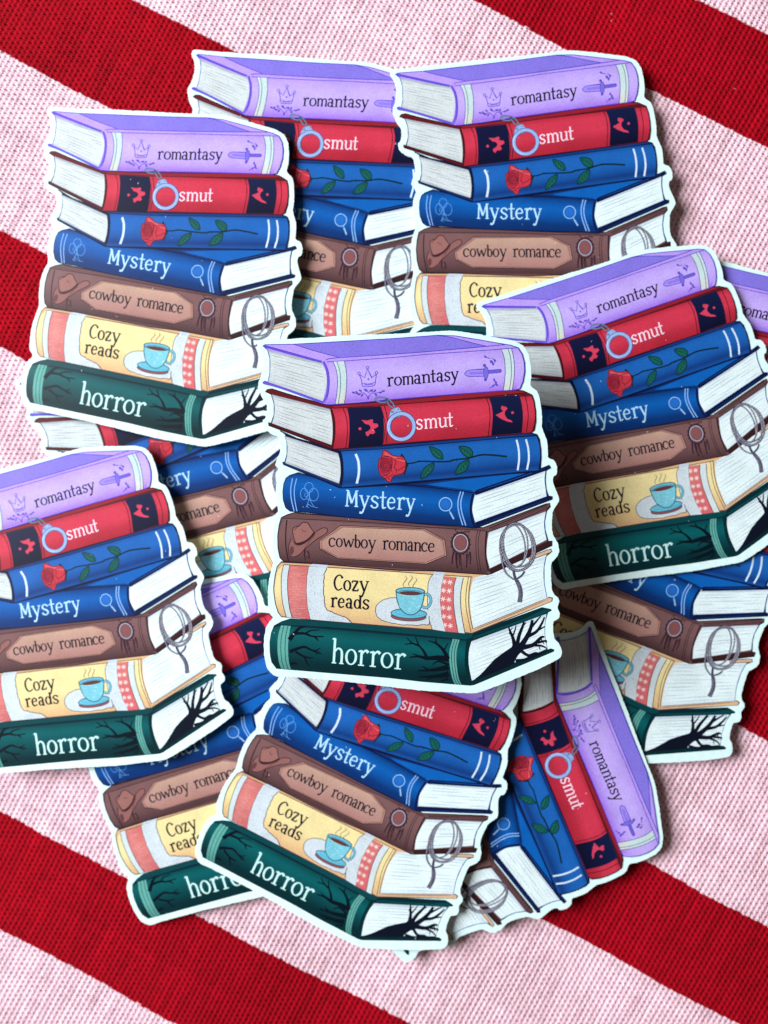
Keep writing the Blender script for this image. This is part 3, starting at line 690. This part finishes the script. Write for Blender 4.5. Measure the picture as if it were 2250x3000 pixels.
    pages(k, P('T4', (802, 262), (785, 340), (778, 420), (805, 528)), P('T4', (1478, 34), (1470, 120), (1480, 210), (1488, 276)), PW, PWD, PWL, 7, 1.35, 14)
    k.line(P('T4', (1478, 34), (1470, 120), (1480, 210), (1488, 276)), 1.6, lin(70, 100, 180))
    k.poly(P('T4', (805, 528), (1490, 278), (1525, 274), (1540, 290), (1530, 305), (815, 580)), MK)
    k.line(P('T4', (825, 560), (1200, 420), (1510, 295)), 1.3, lin(14, 60, 132), taper=.2)
    k.poly(P('T4', (800, 232), (820, 215), (1480, -8), (1512, -10), (1480, 34), (810, 268)), MK); k.line(P('T4', (830, 228), (1200, 105), (1470, 8)), 1.8, lin(20, 80, 160), taper=.2)
    k.build('page_block', b)
    k = Ink()
    LB = lin(130, 178, 240)
    for L, wd in (([(358, 98), (340, 200), (345, 300), (372, 418)], 3.0), ([(398, 100), (376, 200), (378, 300), (400, 420)], 2.6)): k.line(P('T3', *L), wd, LB)
    k.build('spine_band', b); k = Ink()
    for L in ([(665, 230), (640, 330), (648, 430), (685, 556)], [(692, 234), (668, 330), (676, 430), (715, 560)]): k.line(P('T4', *L), 3.4, LB)
    k.build('spine_band', b)
    k = Ink()
    LE = lin(96, 158, 228)
    for c, r_, r2 in (((520, 188), 42, 48), ((472, 250), 36, 56), ((566, 258), 46, 62)): k.ring(P('T3', c)[0], r_ * .3, r2 * .3, 1.5, LE)
    k.ring(P('T3', (490, 262))[0], 4, 5, 1.1, LE, 0, 0, 290); 
    for L in ([(518, 235), (522, 290), (505, 345), (490, 382)], [(524, 240), (528, 300), (548, 345), (572, 380)], [(500, 300), (540, 318)], [(508, 345), (545, 372), (605, 385)], [(515, 352), (500, 372), (520, 385)]): k.line(P('T3', *L), 1.4, LE)
    k.build('tree_emblem', b, 'thin pale line drawing of a round topped tree')  # emblem drawn as a round topped tree
    k = Ink()
    k.oval(P('G3', (1355, 235))[0], 58 * .241, 60 * .241, lin(34, 106, 196)); k.ring(P('G3', (1355, 235))[0], 76 * .241, 80 * .241, 3.0, lin(136, 186, 240))
    k.line(P('G3', (1398, 305), (1412, 335)), 2.6, lin(136, 186, 240)); k.line(P('G3', (1410, 332), (1455, 415)), 4.6, lin(150, 190, 232))
    k.build('magnifying_glass', b)
    k = Ink()
    lettering(k, 'G3', 'Mystery', [(130, 298), (305, 438), (444, 550), (556, 640), (646, 752), (766, 868), (870, 990)], (150, 256), (790, 297), 142, 23, lin(178, 222, 250))
    k.build('title_lettering', b, 'pale blue lettering reading Mystery')

    # ------------------------------------------------ rose book
    R0, R1, RD = lin(26, 95, 176), lin(20, 78, 152), lin(14, 54, 120); RK = lin(8, 16, 56)
    k = Ink()
    sil = P('T1', (235, 962), (290, 1000), (305, 1090), (305, 1190), (285, 1268), (262, 1268), (268, 1290), (820, 1520), (850, 1522), (1300, 1497)) + P('T2', (332, 1465), (900, 1405), (1400, 1370), (1425, 1340), (1432, 1240), (1430, 1160), (1415, 1060), (1390, 1015), (1330, 998), (700, 1045), (0, 1098)) + P('T1', (1000, 1130), (780, 1142), (400, 1035))
    k.poly(sil, RK)
    k.strip(P('T1', (835, 1165), (855, 1260), (858, 1400), (838, 1515)), P('T2', (1390, 1030), (1418, 1120), (1425, 1240), (1410, 1355)), [(0, R1), (.12, R0), (.45, R0), (.7, R1), (.85, RD), (1, R1)])
    k.poly(P('T1', (790, 1146), (1100, 1128), (1659, 1086)) + P('T2', (700, 1053), (1330, 1006), (1380, 1018), (1330, 1024), (700, 1075)) + P('T1', (1659, 1112), (1100, 1145), (840, 1158)), RD)
    k.line(P('T1', (840, 1160), (1300, 1138)) + P('T2', (332, 1108), (900, 1062), (1390, 1022)), 2.2, RK)
    k.line(sil, 2.6, RK, curve=0, closed=True); k.line(P('T1', (832, 1170), (850, 1270), (852, 1400), (835, 1515)), 4.0, RK)
    k.poly(P('T1', (280, 1262), (840, 1496), (838, 1512), (270, 1284)), lin(20, 44, 96))
    b = k.build('printed_book', root, 'printed blue book with a red rose along its spine')
    k = Ink()
    pages(k, P('T1', (282, 1012), (305, 1090), (305, 1190), (287, 1275)), P('T1', (806, 1182), (826, 1270), (830, 1380), (815, 1478)), PG, PGD, PGL, 9, 1.35, 15)
    k.line(P('T1', (282, 1012), (305, 1090), (305, 1190), (287, 1275)), 1.6, lin(70, 110, 160))
    k.build('page_block', b)
    k = Ink()
    WB = lin(206, 226, 246)
    k.line(P('T1', (978, 1190), (1005, 1270), (1008, 1380), (988, 1478)), 7.0, WB); k.build('spine_band', b); k = Ink(); k.line(P('T2', (1200, 1064), (1220, 1150), (1225, 1250), (1212, 1355)), 5.5, WB); k.line(P('T2', (1290, 1060), (1312, 1150), (1318, 1250), (1300, 1350)), 5.5, WB)
    k.build('spine_band', b)
    k = Ink()
    ST, LF = lin(8, 36, 42), lin(16, 86, 78)
    bark(k, 'G7', [([(430, 255), (500, 248), (580, 230), (730, 235), (880, 235), (960, 215), (1100, 200), (1240, 165), (1380, 168), (1525, 185)], 16, 20), ([(570, 230), (565, 212)], 10, 4), ([(935, 220), (935, 205)], 10, 4), ([(1240, 165), (1245, 150)], 9, 4), ([(970, 215), (980, 235)], 9, 4)], ST)
    for lf, vein in (([(680, 70), (750, 90), (810, 130), (825, 205), (760, 195), (710, 150)], [(690, 80), (760, 140), (822, 205)]), ([(1005, 70), (1090, 75), (1140, 110), (1150, 170), (1110, 190), (1060, 170), (1020, 120)], [(1010, 75), (1080, 130), (1145, 180)]),
                     ([(725, 250), (720, 310), (680, 370), (590, 425), (595, 360), (640, 290)], [(722, 255), (660, 330), (595, 418)]), ([(1105, 215), (1105, 280), (1070, 340), (965, 380), (975, 320), (1010, 260)], [(1102, 220), (1050, 290), (970, 375)])):
        k.poly(P('G7', *lf), LF, curve=5); k.line(P('G7', *lf), 2.4, ST, curve=5, closed=True); k.line(P('G7', *vein), 1.4, ST)
        for t in (.3, .5, .7):
            q = np.array(vein[0]) * (1 - t) + np.array(vein[2]) * t; k.line(P('G7', tuple(q), tuple(q + [22, 4])), 1.0, ST); k.line(P('G7', tuple(q), tuple(q + [2, 24])), 1.0, lin(40, 140, 120))
    k.poly(P('G7', (370, 140), (400, 175), (430, 235), (450, 265), (430, 310), (405, 390), (395, 350), (360, 300), (350, 200)), ST)
    RR, RDk, RL = lin(192, 52, 68), lin(84, 18, 38), lin(212, 84, 98)
    rose = P('G7', (165, 120), (195, 108), (235, 130), (270, 160), (320, 170), (375, 175), (410, 210), (420, 270), (405, 340), (370, 370), (300, 385), (270, 410), (255, 455), (225, 455), (190, 420), (150, 390), (125, 340), (115, 270), (125, 205), (155, 180))
    k.poly(rose, RR, curve=4); k.poly(P('G7', (190, 125), (250, 160), (320, 185), (400, 210), (405, 240), (330, 215), (260, 195), (190, 160)), RL, curve=3)
    k.oval(P('G7', (192, 275))[0], 66 * .265, 92 * .265, lin(156, 38, 60)); k.line(rose, 2.6, RDk, curve=4, closed=True)
    for c, rx, ry, a0, a1 in (((190, 280), 20, 28, 0, 300), ((190, 280), 38, 52, 60, 340), ((192, 278), 55, 78, 150, 420), ((195, 275), 72, 100, 210, 380), ((200, 290), 62, 90, 20, 150)): k.ring(P('G7', c)[0], rx * .265, ry * .265, 1.8, RDk, .1, a0, a1)
    for L in ([(170, 165), (230, 175), (290, 205), (310, 240), (295, 300), (320, 330), (300, 380)], [(290, 205), (350, 200), (405, 215)], [(320, 330), (370, 310), (415, 280)], [(150, 390), (200, 385), (250, 395), (290, 350)], [(250, 170), (270, 230), (255, 300), (270, 350)], [(180, 420), (220, 410), (250, 440)]): k.line(P('G7', *L), 1.9, RDk, taper=.15)
    k.build('rose', b, 'red rose with a dark green leafy stem')

    # ------------------------------------------------ smut
    S0, S1, SD = lin(198, 52, 76), lin(174, 40, 60), lin(138, 30, 44); SK = lin(50, 10, 24)
    k = Ink()
    sil = P('T1', (92, 575), (110, 558), (155, 552), (300, 598), (690, 712), (740, 715), (1200, 685)) + P('T2', (0, 662), (600, 622), (1180, 588), (1260, 600), (1340, 640), (1362, 700), (1378, 800), (1380, 890), (1365, 975), (1330, 1002), (700, 1045), (0, 1095)) + P('T1', (1000, 1130), (770, 1145), (740, 1140), (125, 905), (122, 882), (150, 885), (178, 800), (178, 700), (150, 605))
    k.poly(sil, lin(92, 20, 28))
    k.strip(P('T1', (745, 745), (775, 850), (780, 1000), (760, 1138)), P('T2', (1345, 650), (1368, 760), (1372, 880), (1345, 995)), [(0, S1), (.15, S0), (.5, S0), (.75, S1), (1, lin(164, 32, 52))])
    k.poly(P('T1', (745, 722), (1200, 692), (1659, 655)) + P('T2', (700, 622), (1180, 596), (1260, 606), (1310, 622), (1200, 628), (700, 662)) + P('T1', (1659, 690), (1200, 722), (780, 742)), SD)
    k.line(P('T1', (760, 744), (1200, 722)) + P('T2', (332, 692), (900, 650), (1290, 618)), 2.2, SK)
    k.line(sil, 2.8, SK, curve=0, closed=True)
    k.line(P('T1', (738, 748), (765, 850), (768, 1000), (748, 1138)), 3.4, SK); k.line(P('T1', (852, 745), (888, 840), (896, 1000), (880, 1130)), 2.2, SK)
    k.line(P('G2', (412, 188), (455, 330), (480, 480), (448, 712)), 2.0, SK); k.line(P('G2', (462, 182), (488, 260), (505, 360), (512, 480), (490, 706)), 2.2, SK)
    k.line(P('T2', (905, 655), (935, 740), (945, 850), (930, 1025)), 2.2, SK); k.line(P('T2', (1275, 632), (1300, 740), (1310, 850), (1295, 992)), 2.2, SK)
    k.poly(P('T1', (130, 882), (755, 1108), (752, 1128), (150, 908)), lin(78, 14, 20)); k.line(P('T1', (130, 884), (450, 1000), (755, 1115)), 2.0, lin(40, 8, 16))
    b = k.build('printed_book', root, 'printed crimson book with black bands')
    k = Ink()
    pages(k, P('T1', (152, 606), (178, 700), (178, 800), (156, 888)), P('T1', (726, 752), (748, 870), (752, 1000), (742, 1102)), PG, PGD, PGL, 10, 1.35, 16)
    k.line(P('T1', (152, 606), (178, 700), (178, 800), (156, 888)), 1.6, lin(70, 110, 160))
    k.build('page_block', b)
    k = Ink()
    k.strip(P('T1', (892, 742), (912, 840), (916, 1000), (905, 1132)), P('T1', (1215, 728), (1240, 800), (1252, 950), (1238, 1108)), [(0, lin(14, 20, 58)), (.6, lin(12, 16, 52)), (1, lin(8, 10, 38))])
    k.build('spine_band', b, 'blue black band left of the handcuff'); k = Ink()
    k.strip(P('T2', (930, 655), (960, 740), (970, 850), (958, 1022)), P('T2', (1225, 640), (1250, 740), (1260, 850), (1250, 1000)), [(0, lin(14, 26, 66)), (.6, lin(12, 18, 54)), (1, lin(8, 10, 38))])
    k.build('spine_band', b, 'blue black band at the right end of the crimson spine')
    k = Ink()
    SPL = lin(206, 62, 90)
    k.poly(P('G2', (150, 375), (230, 385), (270, 372), (300, 365), (312, 390), (302, 420), (372, 428), (384, 465), (350, 488), (318, 500), (342, 548), (312, 572), (272, 565), (236, 606), (212, 582), (205, 546), (240, 530), (272, 500), (276, 470), (250, 440), (200, 430)), SPL)
    k.oval(P('G2', (128, 497))[0], 4.4, 4.4, SPL)
    k.build('splash_emblem', b); k = Ink()
    k.poly(P('T2', (1055, 738), (1100, 750), (1112, 766), (1088, 792), (1084, 822), (1108, 862), (1150, 880), (1162, 898), (1110, 890), (1050, 862), (998, 826), (1040, 806), (1070, 790), (1048, 764)), SPL)
    k.oval(P('T2', (1160, 805))[0], 4, 4, SPL)
    k.build('splash_emblem', b)
    k = Ink()
    lettering(k, 'G2', 'smut', [(905, 1004), (1018, 1204), (1208, 1340), (1336, 1420)], (905, 512), (1415, 474), 132, 23, lin(240, 214, 232))
    k.build('title_lettering', b, 'white lettering reading smut')
    smut_book = b

    # ------------------------------------------------ romantasy (top)
    L0, L1, LD, LT = lin(188, 166, 240), lin(176, 148, 234), lin(152, 108, 222), lin(128, 114, 216); LK = lin(64, 48, 182)
    k = Ink()
    sil = P('T1', (62, 128), (80, 120), (365, 116), (850, 93), (1300, 74)) + P('T2', (200, 62), (430, 50), (600, 60), (800, 98), (1000, 138), (1130, 163), (1200, 188), (1242, 250), (1265, 330), (1270, 420), (1256, 510), (1228, 578), (1180, 590), (600, 622), (0, 664)) + P('T1', (1000, 692), (740, 708), (690, 708), (640, 692), (400, 604), (200, 532), (72, 500), (64, 488), (85, 476), (115, 484), (133, 400), (133, 260), (108, 172))
    k.poly(sil, L1)
    k.strip(P('T1', (690, 292), (715, 400), (718, 560), (690, 704)), P('T2', (1200, 194), (1245, 270), (1262, 420), (1190, 588)), [(0, L1), (.3, L0), (.55, L0), (.8, L1), (1, LD)], 16)
    k.poly(P('T1', (365, 120), (850, 97), (1300, 78)) + P('T2', (200, 66), (430, 54), (560, 72), (905, 168), (332, 205)) + P('T1', (1300, 222), (800, 246), (600, 190)), LT)
    k.line(P('T1', (365, 118), (560, 180), (800, 246)), 2.0, LK); k.line(P('T2', (430, 52), (560, 74), (740, 125), (905, 168)), 2.0, LK)
    k.line(P('T1', (680, 268), (800, 252), (1300, 226)) + P('T2', (332, 206), (905, 168), (1090, 155)), 2.2, LK)
    k.line(P('T1', (690, 292), (1000, 276), (1400, 252)) + P('T2', (332, 232), (800, 210), (1195, 190)), 2.0, LK)
    k.line(sil, 2.4, LK, curve=0, closed=True)
    # thick board edges round the leaves
    k.line(P('T1', (75, 132), (300, 195), (640, 292)), 6.5, lin(96, 78, 206)); k.line(P('T1', (75, 128), (300, 188), (645, 284)), 1.6, LK); k.line(P('T1', (80, 145), (300, 206), (640, 300)), 1.6, LK)
    k.line(P('T1', (72, 488), (300, 560), (655, 688)), 6.5, lin(104, 84, 210)); k.line(P('T1', (80, 478), (300, 552), (655, 680)), 1.6, LK)
    k.line(P('T1', (655, 290), (690, 370), (704, 480), (695, 600), (660, 690)), 6.0, lin(100, 80, 206)); k.line(P('T1', (664, 285), (705, 380), (718, 490), (708, 600), (680, 695)), 1.8, LK)
    b = k.build('printed_book', root, 'printed lilac book on top of the drawn stack')
    k = Ink()
    pages(k, P('T1', (110, 172), (133, 260), (133, 400), (116, 482)), P('T1', (638, 300), (678, 380), (692, 500), (655, 672)), PG, PGD, PGL, 11, 1.35, 17)
    k.line(P('T1', (110, 172), (133, 260), (133, 400), (116, 482)), 1.6, lin(70, 110, 170))
    k.build('page_block', b)
    k = Ink()
    GW, GO = lin(192, 216, 218), lin(74, 66, 140)
    for t, L, R, f_ in (('T1', [(752, 290), (785, 380), (797, 480), (792, 600), (776, 702)], [(860, 286), (880, 380), (886, 480), (880, 600), (865, 696)], .33), ('T2', [(1045, 204), (1072, 280), (1084, 380), (1082, 480), (1070, 592)], [(1140, 196), (1162, 280), (1173, 380), (1170, 480), (1155, 588)], .68)):
        k.strip(P(t, *L), P(t, *R), [(0, GW), (.6, GW), (1, lin(206, 206, 196))])
        k.line(P(t, *L), 2.0, GO); k.line(P(t, *R), 2.0, GO); k.line(P(t, *[(a[0] * (1 - f_) + c[0] * f_, a[1] * (1 - f_) + c[1] * f_) for a, c in zip(L, R)]), 2.2, lin(96, 110, 150))
        k.build('spine_band', b, 'pale grey band across the lilac spine'); k = Ink()
    EM = lin(92, 74, 190)
    for c in ((48, 160), (140, 97), (240, 155)): k.ring(P('G1', c)[0], 3.8, 3.8, 2.0, EM)
    k.line(P('G1', (52, 178), (75, 230), (92, 302), (155, 306), (220, 292), (232, 230), (240, 172)), 2.4, EM, curve=4)
    k.line(P('G1', (54, 176), (110, 208), (140, 112), (190, 210), (238, 172)), 2.4, EM, curve=0)
    k.line(P('G1', (85, 268), (155, 278), (226, 262)), 2.0, EM); k.oval(P('G1', (152, 226))[0], 2.6, 2.8, EM)
    k.oval(P('G1', (155, 284))[0], 14, 2.2, lin(122, 100, 214), -.06)
    for L in ([(-20, 375), (40, 388), (90, 375), (125, 395), (152, 430)], [(335, 358), (280, 372), (225, 382), (185, 382), (158, 425)], [(100, 340), (130, 335), (155, 372), (180, 345), (210, 372)]): k.line(P('G1', *L), 2.0, EM)
    for c, a in (((-10, 372), .2), ((25, 370), .8), ((65, 352), .5), ((85, 402), -.8), ((50, 392), .1), ((152, 432), 1.5), ((125, 350), .6), ((192, 352), -.6), ((225, 355), -.9), ((238, 400), .9), ((285, 374), -.2), ((318, 360), -.3)): k.oval(P('G1', c)[0], 5.0, 2.6, lin(84, 66, 176), a)
    k.build('crown_emblem', b, 'violet line drawing of a crown above a leafy sprig')
    k = Ink()
    bl = P('G1', (1205, 183), (1225, 155), (1260, 143), (1412, 136), (1414, 214), (1260, 214), (1225, 205))
    k.poly(bl, lin(160, 138, 240)); k.line(bl, 2.2, EM, curve=0, closed=True); k.line(P('G1', (1262, 172), (1412, 166)), 1.6, EM); k.line(P('G1', (1262, 186), (1412, 184)), 1.6, EM)
    k.poly(P('G1', (1462, 150), (1600, 144), (1608, 160), (1600, 176), (1462, 186)), lin(104, 92, 206)); k.line(P('G1', (1462, 150), (1600, 144), (1608, 160), (1600, 176), (1462, 186)), 1.8, EM, curve=0)
    k.oval(P('G1', (1438, 176))[0], 25 * .265, 66 * .265, lin(120, 106, 216)); k.ring(P('G1', (1438, 176))[0], 25 * .265, 66 * .265, 2.2, EM)
    for c in ((1420, 96), (1434, 250)): k.oval(P('G1', c)[0], 4.2, 5.0, EM)
    for L in ([(1420, -5), (1450, 12), (1482, 22)], [(1500, 20), (1530, 40), (1525, 70), (1508, 98)], [(1475, 345), (1515, 325), (1545, 295)], [(1530, 248), (1545, 290), (1560, 318)]): k.line(P('G1', *L), 2.2, EM)
    for c, a in (((1428, 2), .6), ((1492, 52), .4), ((1512, 84), 1.2), ((1532, 45), .8), ((1520, 318), -.6), ((1548, 282), .9), ((1530, 255), 1.3), ((1556, 310), .6), ((1498, 62), -.4)): k.oval(P('G1', c)[0], 4.8, 2.8, EM, a)
    k.build('sword_emblem', b, 'violet line drawing of a short sword with petals')
    k = Ink()
    lettering(k, 'G1', 'romantasy', [(362, 434), (438, 522), (528, 654), (656, 736), (740, 838), (836, 896), (902, 980), (984, 1056), (1054, 1146)], (385, 306), (1010, 256), 94, 19.5, K)
    k.build('title_lettering', b, 'black lettering reading romantasy')
    # the handcuff overlaps the lilac book too
    k = Ink()
    CH, HB, HO = lin(58, 84, 116), lin(146, 176, 224), lin(48, 60, 124)
    k.ring(P('G2', (425, 98))[0], 88 * .211, 34 * .211, 4.4, CH, .12); k.ring(P('G2', (425, 98))[0], 88 * .211, 34 * .211, 1.3, lin(130, 158, 180), .12)
    k.ring(P('G2', (548, 150))[0], 82 * .211, 26 * .211, 4.4, CH, .88); k.ring(P('G2', (548, 150))[0], 82 * .211, 26 * .211, 1.3, lin(130, 158, 180), .88)
    k.oval(P('G2', (492, 100))[0], 5, 4.4, lin(40, 78, 110)); k.oval(P('G2', (352, 90))[0], 3.4, 3, lin(86, 142, 160))
    head = P('G2', (520, 370), (540, 275), (558, 238), (600, 215), (645, 200), (672, 205), (690, 240), (745, 275), (700, 330), (590, 360))
    k.poly(head, HO); k.poly([tuple(np.mean(head, 0) + (np.array(q) - np.mean(head, 0)) * .93) for q in head], HB)
    k.ring(P('G2', (700, 470))[0], 176 * .211, 178 * .211, 13.6, HO); k.ring(P('G2', (700, 470))[0], 176 * .211, 178 * .211, 9.6, HB)
    k.ring(P('G2', (700, 470))[0], 186 * .211, 188 * .211, 2.2, lin(176, 206, 250), 0, 100, 220)
    for c, r_ in (((577, 266), 3.6), ((655, 230), 2.2)): k.oval(P('G2', c)[0], r_, r_, HO); k.oval(P('G2', c)[0], r_ * .5, r_ * .5, HB)
    k.build('handcuff', smut_book, 'pale blue handcuff ring on a dark chain')
    return root

proto = make_sticker()

def copy_tree(o, parent=None):
    c = o.copy(); scene.collection.objects.link(c)
    if parent is not None:
        c.parent = parent
    for ch in o.children: copy_tree(ch, c)
    return c

GROUP = 'die-cut book stack stickers scattered on the striped cloth'
POSE = [  # x, y, z, turn, tilt x, tilt y, scale, label
 (0.001144, -0.002007, 0.017800, 0.000470, -0.00698, 0.04500, 0.999868, 'upright sticker raised on top at the centre, the largest and sharpest of all'),
 (-0.021870, 0.063151, 0.000650, -0.137530, 0.00000, 0.00000, 1.007026, 'sticker at the top tucked under the two stickers left and right of it'),
 (-0.047696, 0.002731, 0.001006, 0.313075, 0.00900, -0.00150, 0.994906, 'mostly covered sticker showing ery and omance just left of the centre sticker'),
 (0.052181, -0.017768, 0.001200, -0.308917, 0.00000, 0.00000, 1.008443, 'clockwise turned sticker at lower right with its black tree in view and lilac book hidden'),
 (0.070585, 0.018067, 0.000650, -0.305108, 0.00000, 0.00000, 0.985092, 'sticker cut off by the right edge, only its lilac book with letters oma showing'),
 (0.019710, -0.060655, 0.001496, -1.254961, 0.00900, -0.00450, 1.000230, 'sticker lying on its side so that romantasy reads downwards'),
 (-0.043693, -0.057854, 0.001400, 0.371586, 0.01200, -0.01350, 1.002844, 'sticker at lower left with its horror title half covered by the next sticker'),
 (0.029648, 0.062112, 0.001280, 0.045613, 0.00000, 0.00800, 1.011113, 'upright sticker at upper right, its word Cozy just showing above an overlapping sticker'),
 (-0.053530, 0.051043, 0.002607, -0.116350, -0.01650, -0.01050, 0.998021, 'sticker at upper left leaning slightly clockwise, all seven of its books in view'),
 (-0.072829, -0.025690, 0.003113, 0.193890, -0.00300, -0.02100, 0.979749, 'sticker cut off by the left edge, turned anticlockwise, romantasy and horror both in view'),
 (-0.008964, -0.059433, 0.003126, -0.383238, 0.01200, -0.01350, 1.005683, 'clockwise turned sticker just below the centre one, horror in full view, lilac book covered'),
 (0.054243, 0.017588, 0.002480, 0.249318, -0.00150, 0.00750, 0.979294, 'anticlockwise turned sticker right of the centre one, its horror book in deep shade'),
]
stickers = []
for i, (x, y, z, t, tx, ty, sc_, lab) in enumerate(POSE):
    o = proto if i == 0 else copy_tree(proto)
    R = Matrix.Rotation(tx, 4, 'X') @ Matrix.Rotation(ty, 4, 'Y') @ Matrix.Rotation(t, 4, 'Z')
    o.location = (x, y, z); o.rotation_euler = R.to_euler(); o.scale = (sc_,) * 3
    o['label'] = lab; o['category'] = 'sticker'; o['group'] = GROUP
    stickers.append(o)

# the centre sticker stands on an added foam pad (unseen, widened to block light beneath it) and has a sliver of clear film at its right edge
def box(name, x0, x1, y0, y1, z0, z1, mat, parent):
    me = bpy.data.meshes.new(name)
    me.from_pydata([(a, b, c) for c in (z0, z1) for a, b in ((x0, y0), (x1, y0), (x1, y1), (x0, y1))], [],
                   [(3, 2, 1, 0), (4, 5, 6, 7), (0, 1, 5, 4), (1, 2, 6, 5), (2, 3, 7, 6), (3, 0, 4, 7)])
    me.materials.append(mat)
    o = bpy.data.objects.new(name, me); scene.collection.objects.link(o); o.parent = parent
    return o
box('added_foam_pad', -0.021, 0.0295, -0.0275, 0.006, -0.0128, -0.00002, mat_foam, proto)

k = Ink()
film = P('T4', (1500, 380), (1560, 395), (1585, 450), (1594, 520), (1588, 590), (1560, 660), (1500, 660))
x, y = to_local(catmull(film, 6, True)); n = len(x)
me = bpy.data.meshes.new('clear_film')
me.from_pydata([(a, b, -0.00012) for a, b in zip(x, y)] + [(a, b, -0.00006) for a, b in zip(x, y)], [],
               [tuple(range(n - 1, -1, -1)), tuple(range(n, 2 * n))] + [(i, (i + 1) % n, n + (i + 1) % n, n + i) for i in range(n)])
me.materials.append(mat_film)
o = bpy.data.objects.new('clear_film', me); scene.collection.objects.link(o); o.parent = proto

# ---------------------------------------------------------------- lint and cutting dust lying on the stickers
bpy.context.view_layer.update()
def lint():
    r = random.Random(21); vs, fs = [], []
    def speck(c, ax, L, wd, h):
        a = r.uniform(0, PI); n = len(vs)
        for s_, q in ((-1, .5), (0, 1), (1, .4)):
            for t in (-1, 1):
                p = (c + ax @ Vector((math.cos(a) * L * s_ / 2 - math.sin(a) * wd * t * q / 2 + (abs(s_) * wd * .6), math.sin(a) * L * s_ / 2 + math.cos(a) * wd * t * q / 2, h * (1.2 if s_ == 0 else .25))))
                vs.append(p[:])
        fs.append((n, n + 2, n + 3, n + 1)); fs.append((n + 2, n + 4, n + 5, n + 3))
    known = [P('G2', (308, 520), (1456, 508), (792, 462)), P('T2', (1090, 638), (1190, 645), (1010, 1040)), P('T3', (730, 212), (772, 285), (462, 378), (1275, 180), (905, 503), (1330, 946), (1615, 840)), P('T5', (165, 610), (360, 625)), P('G3', (1072, 245))]
    for si, o in enumerate(stickers):
        mw = o.matrix_world; ax = mw.to_3x3()
        pts = [q for g in known for q in g] if si == 0 else [(r.uniform(800, 1580), r.uniform(1030, 1960)) for _ in range(15)]
        x, y = to_local(pts)
        for a, b in zip(x, y):
            speck(mw @ Vector((a, b, THICK + 0.0001)), ax, r.uniform(.00016, .00042), r.uniform(.00007, .00014), .00010)
    for q in range(34):                                  # a few loose fibres on the cloth itself
        a, b = r.uniform(-.088, .088), r.uniform(-.117, .117)
        speck(Vector((a, b, sag(a, b) + .00002)), Matrix.Identity(3), r.uniform(.0004, .0011), r.uniform(.00004, .00007), .0001)
    me = bpy.data.meshes.new('lint'); me.from_pydata(vs, [], fs); me.materials.append(mat_lint)
    o = bpy.data.objects.new('lint', me); scene.collection.objects.link(o)
    o['kind'] = 'stuff'; o['label'] = 'tiny white specks of lint and paper dust on the stickers'; o['category'] = 'lint'
lint()
